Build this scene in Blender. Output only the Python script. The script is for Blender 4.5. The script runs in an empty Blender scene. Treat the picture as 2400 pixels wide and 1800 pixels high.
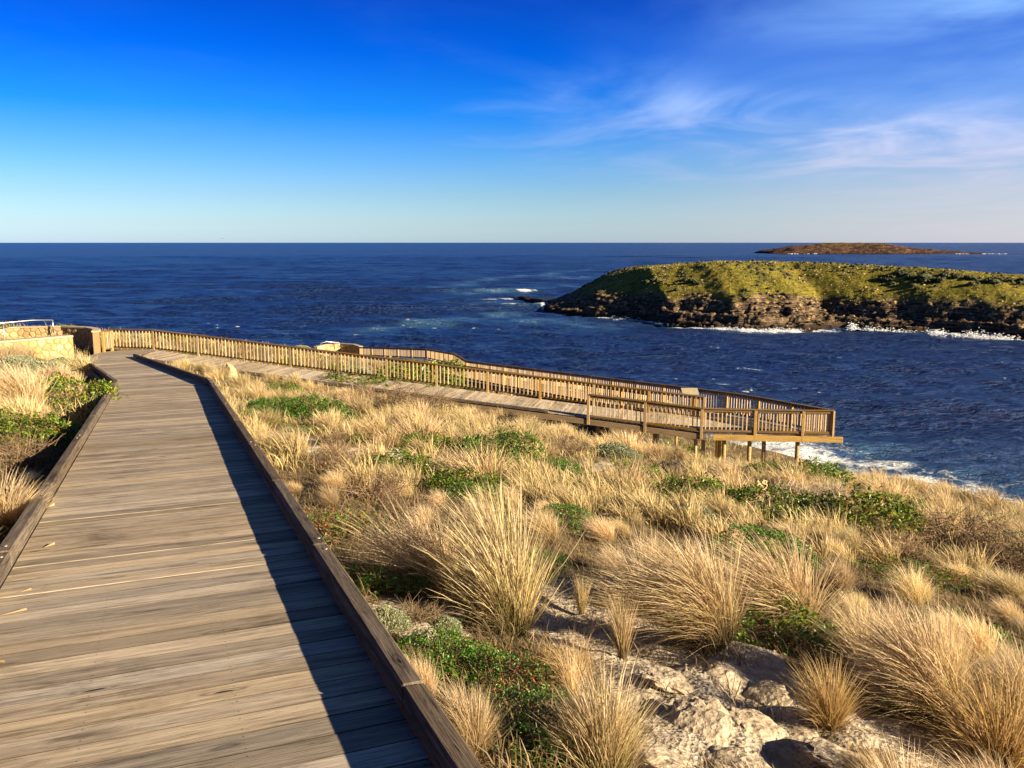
import bpy, math, random
import numpy as np
from mathutils import Vector, Matrix

random.seed(7)
RNG = np.random.default_rng(11)
SC = bpy.context.scene
COL = SC.collection
R = math.radians

# ------------------------------------------------------------------ camera
F_PX = 2050.0                         # focal length in pixels of the 2400x1800 photograph
PITCH = math.atan(332 / F_PX)         # horizon lies 332 px above the picture centre
cam_d = bpy.data.cameras.new("camera")
cam_d.sensor_fit = 'HORIZONTAL'
cam_d.sensor_width = 36.0
cam_d.lens = 36.0 * F_PX / 2400.0
cam_d.clip_start = 0.05
cam_d.clip_end = 200000.0
cam = bpy.data.objects.new("camera", cam_d)
cam.location = (0, 0, 0)              # eye is the origin: deck 1.75 m below, sea 36 m below
cam.rotation_euler = (R(90) - PITCH, 0, 0)
COL.objects.link(cam)
SC.camera = cam
SEA = -36.0

# ------------------------------------------------------------------ light
SUN_AZ, SUN_EL = R(116), R(17.5)      # clockwise from the view direction (+Y)
SUNV = Vector((math.sin(SUN_AZ) * math.cos(SUN_EL), math.cos(SUN_AZ) * math.cos(SUN_EL), math.sin(SUN_EL)))
sun_d = bpy.data.lights.new("sun", 'SUN')
sun_d.energy = 5.0
sun_d.angle = R(0.5)
sun_d.color = (1.0, 0.80, 0.53)
sun = bpy.data.objects.new("sun", sun_d)
sun.rotation_euler = SUNV.to_track_quat('Z', 'Y').to_euler()
sun.location = (40, -20, 60)
COL.objects.link(sun)

SC.view_settings.view_transform = 'Standard'
SC.view_settings.look = 'None'
SC.view_settings.gamma = 1.0
SC.view_settings.use_curve_mapping = False
SC.view_settings.exposure = 1.65
SC.cycles.use_denoising = True
SC.cycles.max_bounces = 6
SC.cycles.diffuse_bounces = 3
SC.cycles.glossy_bounces = 3
SC.cycles.transmission_bounces = 3
SC.cycles.transparent_max_bounces = 8
SC.cycles.caustics_reflective = False
SC.cycles.caustics_refractive = False


# ------------------------------------------------------------------ node helper
class NT:
    def __init__(self, tree):
        self.t = tree
        self.n = tree.nodes
        self.l = tree.links

    def node(self, kind, **kw):
        nd = self.n.new(kind)
        for k, v in kw.items():
            setattr(nd, k, v)
        return nd

    def put(self, sock, val):
        if val is None:
            return
        if isinstance(val, bpy.types.NodeSocket):
            self.l.new(val, sock)
        else:
            if hasattr(sock.default_value, '__len__') and not hasattr(val, '__len__'):
                val = [val] * len(sock.default_value)
            if hasattr(val, '__len__') and len(val) == 3 and len(sock.default_value) == 4:
                val = (*val, 1)
            sock.default_value = val

    def math(self, op, a, b=None, c=None, clamp=False):
        nd = self.node('ShaderNodeMath', operation=op, use_clamp=clamp)
        self.put(nd.inputs[0], a)
        self.put(nd.inputs[1], b)
        self.put(nd.inputs[2], c)
        return nd.outputs[0]

    def vmath(self, op, a, b=None, out=0):
        nd = self.node('ShaderNodeVectorMath', operation=op)
        self.put(nd.inputs[0], a)
        self.put(nd.inputs[1], b)
        return nd.outputs[out]

    def mix(self, fac, a, b, blend='MIX', clamp=True):
        nd = self.node('ShaderNodeMix', data_type='RGBA', blend_type=blend, clamp_factor=clamp)
        self.put(nd.inputs[0], fac)
        self.put(nd.inputs[6], a)
        self.put(nd.inputs[7], b)
        return nd.outputs[2]

    def ramp(self, fac, stops, interp='LINEAR'):
        nd = self.node('ShaderNodeValToRGB')
        cr = nd.color_ramp
        cr.interpolation = interp
        while len(cr.elements) < len(stops):
            cr.elements.new(0.5)
        for e, (p, c) in zip(cr.elements, stops):
            e.position = p
            e.color = (*c, 1) if hasattr(c, '__len__') else (c, c, c, 1)
        self.put(nd.inputs[0], fac)
        return nd.outputs[0]

    def rng(self, v, a, b, c=0.0, d=1.0, smooth=True):
        nd = self.node('ShaderNodeMapRange', clamp=True)
        nd.interpolation_type = 'SMOOTHSTEP' if smooth else 'LINEAR'
        for i, x in enumerate((v, a, b, c, d)):
            self.put(nd.inputs[i], x)
        return nd.outputs[0]

    def noise(self, vec, scale=1.0, detail=4.0, rough=0.55, dist=0.0, out=0):
        nd = self.node('ShaderNodeTexNoise')
        self.put(nd.inputs['Vector'], vec)
        self.put(nd.inputs['Scale'], scale)
        self.put(nd.inputs['Detail'], detail)
        self.put(nd.inputs['Roughness'], rough)
        self.put(nd.inputs['Distortion'], dist)
        return nd.outputs[out]

    def voro(self, vec, scale=1.0, feature='F1', out=0, rand=1.0):
        nd = self.node('ShaderNodeTexVoronoi', feature=feature)
        self.put(nd.inputs['Vector'], vec)
        self.put(nd.inputs['Scale'], scale)
        self.put(nd.inputs['Randomness'], rand)
        return nd.outputs[out]

    def mapping(self, vec, scale=(1, 1, 1), loc=(0, 0, 0), rot=(0, 0, 0)):
        nd = self.node('ShaderNodeMapping')
        self.put(nd.inputs[0], vec)
        nd.inputs[1].default_value = loc
        nd.inputs[2].default_value = rot
        nd.inputs[3].default_value = scale
        return nd.outputs[0]

    def bump(self, height, strength=0.3, dist=0.01, normal=None):
        nd = self.node('ShaderNodeBump')
        self.put(nd.inputs['Strength'], strength)
        self.put(nd.inputs['Distance'], dist)
        self.put(nd.inputs['Height'], height)
        if normal is not None:
            self.put(nd.inputs['Normal'], normal)
        return nd.outputs[0]

    def attr(self, name, out=0):
        nd = self.node('ShaderNodeAttribute', attribute_name=name)
        return nd.outputs[out]


def new_mat(name):
    m = bpy.data.materials.new(name)
    m.use_nodes = True
    nt = NT(m.node_tree)
    nt.n.clear()
    out = nt.node('ShaderNodeOutputMaterial')
    bs = nt.node('ShaderNodeBsdfPrincipled')
    nt.l.new(bs.outputs[0], out.inputs[0])
    return m, nt, bs, out


# ------------------------------------------------------------------ sky
CIRRUS, CIRRUS2 = (5.72, 4.6, 0), (20.1, 9.4, 0)
world = bpy.data.worlds.new("World")
SC.world = world
world.use_nodes = True
w = NT(world.node_tree)
w.n.clear()
wo = w.node('ShaderNodeOutputWorld')
bg = w.node('ShaderNodeBackground')
w.l.new(bg.outputs[0], wo.inputs[0])
sky = w.node('ShaderNodeTexSky', sky_type='NISHITA')
sky.sun_disc = False
sky.sun_elevation = SUN_EL
sky.sun_rotation = SUN_AZ
sky.altitude = 40
sky.air_density = 1.0
sky.dust_density = 0.6
sky.ozone_density = 3.0
tc = w.node('ShaderNodeTexCoord')
dirv = w.vmath('NORMALIZE', tc.outputs['Generated'])
sep = w.node('ShaderNodeSeparateXYZ')
w.l.new(dirv, sep.inputs[0])
dx, dy, dz = sep.outputs
# clear blue deepening quickly with height; unseen upper dome dimmed to cut shadow fill
tint = w.ramp(dz, [(0.0, (0.96, 1.26, 1.95)), (0.02, (0.80, 1.03, 1.50)), (0.05, (0.60, 0.84, 1.22)), (0.09, (0.32, 0.68, 1.22)), (0.14, (0.045, 0.48, 1.26)),
                   (0.20, (0.004, 0.29, 1.14)), (0.27, (0.003, 0.155, 0.86)), (0.42, (0.022, 0.062, 0.20)), (1.0, (0.035, 0.05, 0.09))])
skyc = w.mix(1.0, sky.outputs[0], tint, 'MULTIPLY', True)
# thin cirrus on a plane high above
zc = w.math('ADD', w.math('MAXIMUM', dz, 0.0), 0.05)
px_ = w.math('DIVIDE', dx, zc)
py_ = w.math('DIVIDE', dy, zc)
cmb = w.node('ShaderNodeCombineXYZ')
w.l.new(px_, cmb.inputs[0])
w.l.new(py_, cmb.inputs[1])
cv = cmb.outputs[0]
c1 = w.noise(w.mapping(cv, (0.62, 0.50, 1), CIRRUS, (0, 0, R(18))), 1.0, 7, 0.54, 1.1)
c2 = w.noise(w.mapping(cv, (0.20, 0.24, 1), CIRRUS2), 1.0, 2, 0.5, 0.4)
side = w.rng(dx, -0.24, 0.30)
cirr = w.math('MULTIPLY', w.rng(c1, 0.40, 0.74), w.rng(c2, 0.40, 0.62))
cirr = w.math('MULTIPLY', cirr, w.math('ADD', w.math('MULTIPLY', side, 0.56), 0.03))
cirr = w.math('MULTIPLY', cirr, w.rng(dz, 0.03, 0.12))
veil = w.math('MULTIPLY', w.rng(dx, 0.0, 0.62), w.math('MULTIPLY', w.rng(dz, 0.36, 0.03), 0.72))
veil = w.math('MULTIPLY', veil, w.math('ADD', w.math('MULTIPLY', w.math('SUBTRACT', c1, 0.5), w.rng(dz, 0.0, 0.15, 0.3, 1.6)), 0.72))
cm = w.math('MINIMUM', w.math('ADD', cirr, veil), 0.85)
cloudc = w.mix(w.rng(dz, 0.02, 0.24), (5.6, 4.7, 5.2), (2.6, 5.0, 8.6))
skyc = w.mix(cm, skyc, cloudc)
w.l.new(skyc, bg.inputs[0])
bg.inputs[1].default_value = 0.05


# ------------------------------------------------------------------ geometry helpers
def ray(x, y):
    u = (x - 1200) / F_PX
    v = (900 - y) / F_PX
    return np.array([u, math.cos(PITCH) + v * math.sin(PITCH), -math.sin(PITCH) + v * math.cos(PITCH)])


def at(x, y, d):
    r = ray(x, y)
    return r * (d / r[1])


def vnoise(x, y, seed=0):
    x = np.asarray(x, float)
    y = np.asarray(y, float)
    ix = np.floor(x).astype(np.int64)
    iy = np.floor(y).astype(np.int64)
    fx = x - ix
    fy = y - iy
    fx = fx * fx * (3 - 2 * fx)
    fy = fy * fy * (3 - 2 * fy)

    def h(a, b):
        n = (a * 374761393 + b * 668265263 + seed * 974634777) & 0xffffffff
        n = ((n ^ (n >> 13)) * 1274126177) & 0xffffffff
        n = (n ^ (n >> 16)) & 0xffffffff
        return n / 4294967295.0
    a = h(ix, iy) * (1 - fx) + h(ix + 1, iy) * fx
    b = h(ix, iy + 1) * (1 - fx) + h(ix + 1, iy + 1) * fx
    return (a * (1 - fy) + b * fy) * 2 - 1


def fbm(x, y, oct=4, seed=0, gain=0.5):
    s = 0
    a = 1
    t = 0
    for i in range(oct):
        s = s + a * vnoise(x * 2 ** i + i * 17.3, y * 2 ** i - i * 9.1, seed + i)
        t += a
        a *= gain
    return s / t


def sstep(a, b, x):
    t = np.clip((x - a) / (b - a), 0, 1)
    return t * t * (3 - 2 * t)


def mesh_np(name, verts, faces, mats, smooth=False, cols=None, attrs=None):
    """faces: (n,k) array or list of such arrays"""
    if not isinstance(faces, list):
        faces = [faces]
    verts = np.asarray(verts, np.float32)
    me = bpy.data.meshes.new(name)
    me.vertices.add(len(verts))
    me.vertices.foreach_set('co', verts.ravel())
    nl = sum(f.size for f in faces)
    nf = sum(len(f) for f in faces)
    me.loops.add(nl)
    me.polygons.add(nf)
    li = np.concatenate([np.asarray(f).ravel() for f in faces]).astype(np.int32)
    tot = np.concatenate([np.full(len(f), f.shape[1]) for f in faces]).astype(np.int32)
    st = (np.cumsum(tot) - tot).astype(np.int32)
    me.loops.foreach_set('vertex_index', li)
    me.polygons.foreach_set('loop_start', st)
    me.polygons.foreach_set('loop_total', tot)
    if smooth:
        me.polygons.foreach_set('use_smooth', np.ones(nf, bool))
    if cols is not None:
        ca = me.color_attributes.new('tone', 'FLOAT_COLOR', 'POINT')
        c4 = np.ones((len(verts), 4), np.float32)
        c4[:, :3] = cols
        ca.data.foreach_set('color', c4.ravel())
    if attrs:
        for k, v in attrs.items():
            a = me.attributes.new(k, 'FLOAT', 'POINT')
            a.data.foreach_set('value', np.asarray(v, np.float32))
    me.update(calc_edges=True)
    me.validate()
    if not isinstance(mats, (list, tuple)):
        mats = [mats]
    for m in mats:
        me.materials.append(m)
    return me


def link(name, me, parent=None, loc=(0, 0, 0), rot=None):
    o = bpy.data.objects.new(name, me)
    COL.objects.link(o)
    if parent is not None:
        o.parent = parent
    o.location = loc
    if rot is not None:
        o.rotation_euler = rot
    return o


def tag(o, label, cat, group=None):
    o['label'] = label
    o['category'] = cat
    if group:
        o['group'] = group
    return o


def thing(name, loc, label, cat, group=None):
    o = bpy.data.objects.new(name, None)
    COL.objects.link(o)
    o.location = loc
    o.empty_display_size = 0.2
    return tag(o, label, cat, group)


def kind(o, k):
    o['kind'] = k
    return o


def box_mesh(name, sx, sy, sz, mat, bev=0.006):
    """chamfered box, centred, long axis whatever"""
    hx, hy, hz = sx / 2, sy / 2, sz / 2
    b = min(bev, hx * .4, hy * .4, hz * .4)
    vs = []
    idx = {}

    def V(x, y, z):
        k = (round(x, 6), round(y, 6), round(z, 6))
        if k not in idx:
            idx[k] = len(vs)
            vs.append(k)
        return idx[k]
    fs = []
    for s in (-1, 1):
        fs.append([V(s * hx, -(hy - b), -(hz - b)), V(s * hx, hy - b, -(hz - b)), V(s * hx, hy - b, hz - b), V(s * hx, -(hy - b), hz - b)])
        fs.append([V(-(hx - b), s * hy, -(hz - b)), V(-(hx - b), s * hy, hz - b), V(hx - b, s * hy, hz - b), V(hx - b, s * hy, -(hz - b))])
        fs.append([V(-(hx - b), -(hy - b), s * hz), V(hx - b, -(hy - b), s * hz), V(hx - b, hy - b, s * hz), V(-(hx - b), hy - b, s * hz)])
    for s in (-1, 1):
        for t in (-1, 1):
            fs.append([V(s * hx, t * (hy - b), -(hz - b)), V(s * hx, t * (hy - b), hz - b), V(s * (hx - b), t * hy, hz - b), V(s * (hx - b), t * hy, -(hz - b))])
            fs.append([V(s * hx, -(hy - b), t * (hz - b)), V(s * hx, hy - b, t * (hz - b)), V(s * (hx - b), hy - b, t * hz), V(s * (hx - b), -(hy - b), t * hz)])
            fs.append([V(-(hx - b), s * hy, t * (hz - b)), V(hx - b, s * hy, t * (hz - b)), V(hx - b, s * (hy - b), t * hz), V(-(hx - b), s * (hy - b), t * hz)])
            for q in (-1, 1):
                fs.append([V(s * hx, t * (hy - b), q * (hz - b)), V(s * (hx - b), t * hy, q * (hz - b)), V(s * (hx - b), t * (hy - b), q * hz)])
    me = bpy.data.meshes.new(name)
    me.from_pydata(vs, [], fs)
    me.update()
    import bmesh
    bm = bmesh.new()
    bm.from_mesh(me)
    bmesh.ops.recalc_face_normals(bm, faces=bm.faces)
    bm.to_mesh(me)
    bm.free()
    me.materials.append(mat)
    return me


def frame(xdir, up=(0, 0, 1)):
    x = Vector(xdir).normalized()
    z = Vector(up)
    y = z.cross(x).normalized()
    z = x.cross(y).normalized()
    return Matrix((x, y, z)).transposed()


def beam(name, a, b, wd, ht, mat, parent, base, bev=0.006, up=(0, 0, 1)):
    """chamfered timber between two points (centre line), long axis local X"""
    a = Vector(a)
    b = Vector(b)
    me = box_mesh(name, (b - a).length, wd, ht, mat, bev)
    o = link(name, me, parent, (a + b) / 2 - Vector(base))
    o.rotation_euler = frame(b - a, up).to_euler()
    return o


def cyl_mesh(name, r, h, mat, n=10, taper=1.0):
    a = np.arange(n) * 2 * math.pi / n
    vs = [(r * math.cos(t), r * math.sin(t), 0) for t in a] + [(r * taper * math.cos(t), r * taper * math.sin(t), h) for t in a]
    fs = [[i, (i + 1) % n, n + (i + 1) % n, n + i] for i in range(n)] + [list(range(n))[::-1], list(range(n, 2 * n))]
    me = bpy.data.meshes.new(name)
    me.from_pydata(vs, [], fs)
    for p in me.polygons[:n]:
        p.use_smooth = True
    me.update()
    me.materials.append(mat)
    return me


def tube_np(pts, rad, n=5):
    """returns verts, quads of a tube through pts with radii"""
    pts = np.asarray(pts, float)
    k = len(pts)
    vs = []
    d = np.gradient(pts, axis=0)
    for i in range(k):
        t = d[i] / (np.linalg.norm(d[i]) + 1e-9)
        ref = np.array([0, 0, 1.0]) if abs(t[2]) < .9 else np.array([1.0, 0, 0])
        u = np.cross(t, ref)
        u /= np.linalg.norm(u)
        v = np.cross(t, u)
        for j in range(n):
            an = 2 * math.pi * j / n
            vs.append(pts[i] + rad[i] * (math.cos(an) * u + math.sin(an) * v))
    fs = [[i * n + j, i * n + (j + 1) % n, (i + 1) * n + (j + 1) % n, (i + 1) * n + j] for i in range(k - 1) for j in range(n)]
    return np.array(vs), np.array(fs)


# ------------------------------------------------------------------ materials
def wood(name, c_lo, c_hi, c_dark, rnd=0.35, rough=0.75, knots=True, nails=False, scl=1.0, bump=0.35, patch=0.5, dirt=0.0, crack=0.0):
    m, nt, bs, out = new_mat(name)
    tco = nt.node('ShaderNodeTexCoord').outputs['Object']
    oi = nt.node('ShaderNodeObjectInfo').outputs['Random']
    off = nt.math('MULTIPLY', oi, 97.0)
    co = nt.node('ShaderNodeCombineXYZ')
    for i in range(3):
        nt.l.new(off, co.inputs[i])
    p = nt.vmath('ADD', tco, co.outputs[0])
    g1 = nt.noise(nt.mapping(p, (2.2 * scl, 46 * scl, 46 * scl)), 1.0, 5, 0.6, 0.4)
    g2 = nt.noise(nt.mapping(p, (0.9 * scl, 9 * scl, 9 * scl)), 1.0, 4, 0.6, 0.6)
    fine = nt.noise(nt.mapping(p, (7 * scl, 170 * scl, 170 * scl)), 1.0, 3, 0.6)
    col = nt.mix(nt.rng(g1, 0.3, 0.72), c_lo, c_hi)
    col = nt.mix(nt.math('MULTIPLY', nt.rng(g2, 0.50, 0.76), patch), col, c_dark)
    col = nt.mix(nt.math('MULTIPLY', nt.rng(fine, 0.50, 0.70), 0.55), col, c_dark)
    h = nt.math('ADD', nt.math('MULTIPLY', g1, 0.6), nt.math('MULTIPLY', fine, 0.5))
    if knots:
        kd = nt.voro(nt.mapping(nt.vmath('ADD', p, nt.vmath('MULTIPLY', nt.noise(p, 9, 2, 0.5, 0, 1), (0.05, 0.02, 0.02))), (1.1 * scl, 5.2 * scl, 5.2 * scl)), 1.0)
        ring = nt.math('SINE', nt.math('MULTIPLY', kd, 75.0))
        km = nt.rng(kd, 0.22, 0.05)
        col = nt.mix(nt.math('MULTIPLY', km, nt.math('ADD', nt.math('MULTIPLY', ring, 0.3), 0.5)), col, c_dark)
        kc = nt.rng(kd, 0.065, 0.03)
        col = nt.mix(kc, col, tuple(x * .45 for x in c_dark))
        h = nt.math('SUBTRACT', h, nt.math('MULTIPLY', kc, 0.5))
    if nails:
        s = nt.node('ShaderNodeSeparateXYZ')
        nt.l.new(tco, s.inputs[0])
        ax = nt.math('PINGPONG', nt.math('ADD', s.outputs[0], 0.31), 0.31)
        ay = nt.math('SUBTRACT', nt.math('ABSOLUTE', s.outputs[1]), 0.052)
        dd = nt.math('SQRT', nt.math('ADD', nt.math('MULTIPLY', ax, ax), nt.math('MULTIPLY', ay, ay)))
        nm = nt.math('MULTIPLY', nt.rng(dd, 0.006, 0.003), 0.7)
        col = nt.mix(nm, col, (0.03, 0.024, 0.02))
    if dirt:
        wp = nt.node('ShaderNodeNewGeometry').outputs['Position']
        dn = nt.noise(nt.mapping(wp, (1.3, 1.3, 1.3)), 1.0, 6, 0.68, 0.5)
        dn2 = nt.noise(nt.mapping(p, (1.6, 14, 14)), 1.0, 5, 0.7, 0.8)
        col = nt.mix(nt.math('MULTIPLY', nt.rng(nt.math('ADD', nt.math('MULTIPLY', dn, .5), nt.math('MULTIPLY', dn2, .5)), 0.50, 0.66), dirt), col, c_dark)
        sp_ = nt.noise(p, 60, 3, 0.7)
        col = nt.mix(nt.math('MULTIPLY', nt.rng(sp_, 0.62, 0.75), 0.5), col, c_dark)
    if crack:
        ck = nt.noise(nt.mapping(p, (0.8, 34, 34)), 1.0, 3, 0.5, 1.2)
        cm_ = nt.rng(nt.math('ABSOLUTE', nt.math('SUBTRACT', ck, 0.5)), 0.012, 0.0)
        col = nt.mix(nt.math('MULTIPLY', cm_, crack), col, (0.012, 0.01, 0.009))
        h = nt.math('SUBTRACT', h, nt.math('MULTIPLY', cm_, 0.6))
    rb = nt.math('ADD', nt.math('MULTIPLY', oi, rnd), 1.0 - rnd * 0.55)
    col = nt.mix(1.0, col, rb, 'MULTIPLY')
    hs = nt.node('ShaderNodeHueSaturation')
    nt.put(hs.inputs['Saturation'], nt.math('ADD', nt.math('MULTIPLY', nt.math('FRACT', nt.math('MULTIPLY', oi, 7.31)), 0.45), 0.78))
    nt.put(hs.inputs['Color'], col)
    nt.put(bs.inputs['Base Color'], hs.outputs[0])
    nt.put(bs.inputs['Roughness'], rough)
    nt.put(bs.inputs['Specular IOR Level'], 0.12)
    nt.put(bs.inputs['Normal'], nt.bump(h, bump, 0.004))
    return m


M_PLANK = wood("weathered_decking", (0.34, 0.285, 0.215), (0.56, 0.475, 0.36), (0.085, 0.068, 0.048), 0.6, 0.8, True, True, patch=0.85, bump=0.8, dirt=0.75)
M_PEDGE = wood("shaded_board_edge", (0.07, 0.055, 0.04), (0.14, 0.11, 0.08), (0.03, 0.024, 0.018), 0.5, 0.95, False)
M_KERB = wood("weathered_kerb_timber", (0.095, 0.074, 0.056), (0.19, 0.15, 0.11), (0.032, 0.026, 0.022), 0.35, 0.9, True, patch=0.9, bump=1.0, dirt=0.6, crack=0.9)
M_RAIL = wood("rail_timber", (0.13, 0.078, 0.026), (0.20, 0.125, 0.045), (0.06, 0.038, 0.016), 0.3, 0.7, False)
M_BAL = wood("baluster_timber", (0.40, 0.29, 0.15), (0.60, 0.45, 0.26), (0.18, 0.125, 0.07), 0.7, 0.7, False)
M_POLE = wood("pole_timber", (0.34, 0.23, 0.095), (0.50, 0.35, 0.16), (0.15, 0.10, 0.05), 0.5, 0.75, False)
M_BEAR = wood("bearer_timber", (0.20, 0.135, 0.065), (0.31, 0.215, 0.115), (0.08, 0.055, 0.03), 0.3, 0.8, True)


def simple(name, col, rough=0.5, metal=0.0, nscale=30, var=0.25, bump=0.0):
    m, nt, bs, out = new_mat(name)
    tco = nt.node('ShaderNodeTexCoord').outputs['Object']
    n = nt.noise(tco, nscale, 4, 0.6)
    nt.put(bs.inputs['Base Color'], nt.mix(nt.rng(n, 0.3, 0.7), tuple(c * (1 - var) for c in col), tuple(min(1, c * (1 + var)) for c in col)))
    nt.put(bs.inputs['Roughness'], rough)
    nt.put(bs.inputs['Metallic'], metal)
    if bump:
        nt.put(bs.inputs['Normal'], nt.bump(n, bump, 0.01))
    return m


M_METAL = simple("galvanised_steel", (0.62, 0.60, 0.58), 0.35, 0.9)
M_BOLT = simple("bolt_steel", (0.45, 0.36, 0.22), 0.45, 0.7)
M_SIGN = simple("sign_face", (0.36, 0.31, 0.20), 0.5)
M_SIGNLEG = simple("sign_leg_steel", (0.22, 0.25, 0.28), 0.5, 0.4)


def stone_mat(name, base, rnd=True):
    m, nt, bs, out = new_mat(name)
    tco = nt.node('ShaderNodeTexCoord').outputs['Object']
    oi = nt.node('ShaderNodeObjectInfo').outputs['Random']
    col = nt.ramp(oi, base, 'LINEAR') if rnd else base
    n = nt.noise(tco, 14, 6, 0.65)
    n2 = nt.noise(tco, 70, 3, 0.6)
    col = nt.mix(nt.math('MULTIPLY', nt.rng(n, 0.42, 0.7), 0.5), col, (0.34, 0.235, 0.11))
    nt.put(bs.inputs['Base Color'], col)
    nt.put(bs.inputs['Roughness'], 0.9)
    nt.put(bs.inputs['Normal'], nt.bump(nt.math('ADD', n, nt.math('MULTIPLY', n2, .4)), 0.6, 0.02))
    return m


M_STONE = stone_mat("limestone_blocks", [(0.0, (0.30, 0.19, 0.07)), (0.3, (0.46, 0.35, 0.16)), (0.6, (0.36, 0.24, 0.09)), (0.8, (0.52, 0.43, 0.24)), (1.0, (0.27, 0.16, 0.06))])
M_MORTAR = stone_mat("wall_mortar", (0.26, 0.185, 0.085), False)
M_COPING = stone_mat("wall_coping", (0.42, 0.35, 0.24), False)


def veg_mat(name, trans=0.35, rough=0.55, tint=0.35, spec=0.25):
    m, nt, bs, out = new_mat(name)
    c = nt.attr('tone')
    oi = nt.node('ShaderNodeObjectInfo').outputs['Random']
    k = nt.math('ADD', nt.math('MULTIPLY', oi, tint), 1.0 - tint * .5)
    col = nt.mix(1.0, c, k, 'MULTIPLY')
    hs = nt.node('ShaderNodeHueSaturation')
    nt.put(hs.inputs['Hue'], nt.math('ADD', 0.489, nt.math('MULTIPLY', nt.math('FRACT', nt.math('MULTIPLY', oi, 13.7)), 0.022)))
    nt.put(hs.inputs['Color'], col)
    nt.put(bs.inputs['Base Color'], hs.outputs[0])
    nt.put(bs.inputs['Roughness'], rough)
    nt.put(bs.inputs['Specular IOR Level'], spec)
    tr = nt.node('ShaderNodeBsdfTranslucent')
    nt.put(tr.inputs[0], hs.outputs[0])
    mx = nt.node('ShaderNodeMixShader')
    mx.inputs[0].default_value = trans
    nt.l.new(bs.outputs[0], mx.inputs[1])
    nt.l.new(tr.outputs[0], mx.inputs[2])
    nt.l.new(mx.outputs[0], out.inputs[0])
    return m


M_GRASS = veg_mat("straw_grass", 0.34, 0.6, 0.6)
M_LEAF = veg_mat("glossy_leaves", 0.25, 0.38, 0.35, 0.5)
M_CUSH = veg_mat("cushion_leaves", 0.15, 0.8, 0.2, 0.1)
M_TWIG = veg_mat("dry_twigs", 0.0, 0.85, 0.3, 0.1)


# ------------------------------------------------------------------ decks (plan polygons and planes)
HD1 = R(-21.75)
D1 = np.array([math.sin(HD1), math.cos(HD1)])
P1 = np.array([math.cos(HD1), -math.sin(HD1)])


def z1(x, y):
    return -1.75 - 0.07 * (x * D1[0] + y * D1[1])


BL = D1 * 22.18 + P1 * -1.065
BR = D1 * 20.755 + P1 * 0.850
HD2 = R(-29.0)
D2 = np.array([math.sin(HD2), math.cos(HD2)])
MID2 = (BL + BR) / 2


def z2(x, y):
    return -3.25 - 0.078 * ((x - MID2[0]) * D2[0] + (y - MID2[1]) * D2[1])


LA = np.array([-14.55, 29.9])
LG = np.array([-15.2, 34.8])
R2A = np.array([-19.4, 42.0])
R2B = np.array([8.1, 36.0])
D3 = (R2B - R2A) / np.linalg.norm(R2B - R2A)
N3 = np.array([D3[1], -D3[0]])      # towards the camera
W2 = 2.6


def s3(x, y):
    return (x - R2A[0]) * D3[0] + (y - R2A[1]) * D3[1]


def z3(x, y):
    s = s3(x, y)
    return -5.10 - 0.0883 * np.maximum(0, s - 2.56)


ZP = -7.36
D4 = np.array([-3.3 - 8.2, 64 - 38.2])
D4 = D4 / np.linalg.norm(D4)


def z4(x, y):
    return ZP - 0.0795 * np.maximum(0, (x - 8.2) * D4[0] + (y - 38.2) * D4[1])


def along_z(a, za, b, zb):
    d = (b - a)
    L = np.linalg.norm(d)
    d = d / L
    return lambda x, y: za + (zb - za) * ((x - a[0]) * d[0] + (y - a[1]) * d[1]) / L


SEC1 = [D1 * -2.0 + P1 * -1.065, D1 * -2.0 + P1 * 0.850, BR, BL]
SEC2 = [BL, BR, LG, LA]
LAND = [np.array(p) for p in [(-14.55, 29.9), (-15.2, 34.8), (-16.2, 38.72), (-16.95, 41.46), (-19.4, 42.0), (-19.2, 40.5), (-17.2, 34.0)]]
RAMP2 = [R2A + D3 * 2.55 + N3 * W2, R2B + N3 * W2, R2B, R2A + D3 * 2.55]
PLAT = [R2B + N3 * W2, np.array((12.45, 33.0)), np.array((11.3, 34.6)), np.array((10.35, 36.0)), np.array((9.3, 37.2)), np.array((8.2, 38.2))]
RAMP3 = [np.array(p) for p in [(7.93, 36.25), (8.2, 38.2), (-3.3, 64), (-5.3, 63.1), (6.0, 36.75)]]
Q4 = [np.array(p) for p in [(-3.3, 64), (-4.97, 75), (-8.0, 75.2), (-5.3, 63.1)]]
Q5 = [np.array(p) for p in [(-4.97, 75), (-8.4, 86), (-14.5, 84.5), (-8.0, 75.2)]]
Q6 = [np.array(p) for p in [(-8.4, 86), (-17.0, 97), (-21.5, 95.5), (-14.5, 84.5)]]
zq4 = along_z(np.array((-3.3, 64.)), -9.61, np.array((-4.97, 75.)), -10.45)
zq5 = along_z(np.array((-4.97, 75.)), -10.45, np.array((-8.4, 86.)), -11.4)
zq6 = along_z(np.array((-8.4, 86.)), -11.4, np.array((-17., 97.)), -12.5)

FOOT = [(SEC1, z1, 0.42), (SEC2, z2, 0.45), (LAND, z2, 0.40), (RAMP2, lambda x, y: z3(x, y) - 0.8 * sstep(16, 26, s3(x, y)), 0.42), (PLAT, lambda x, y: ZP + 0 * x, 1.75),
        (RAMP3, z4, 0.9), (Q4, zq4, 1.0), (Q5, zq5, 0.9), (Q6, zq6, 0.7)]


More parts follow.
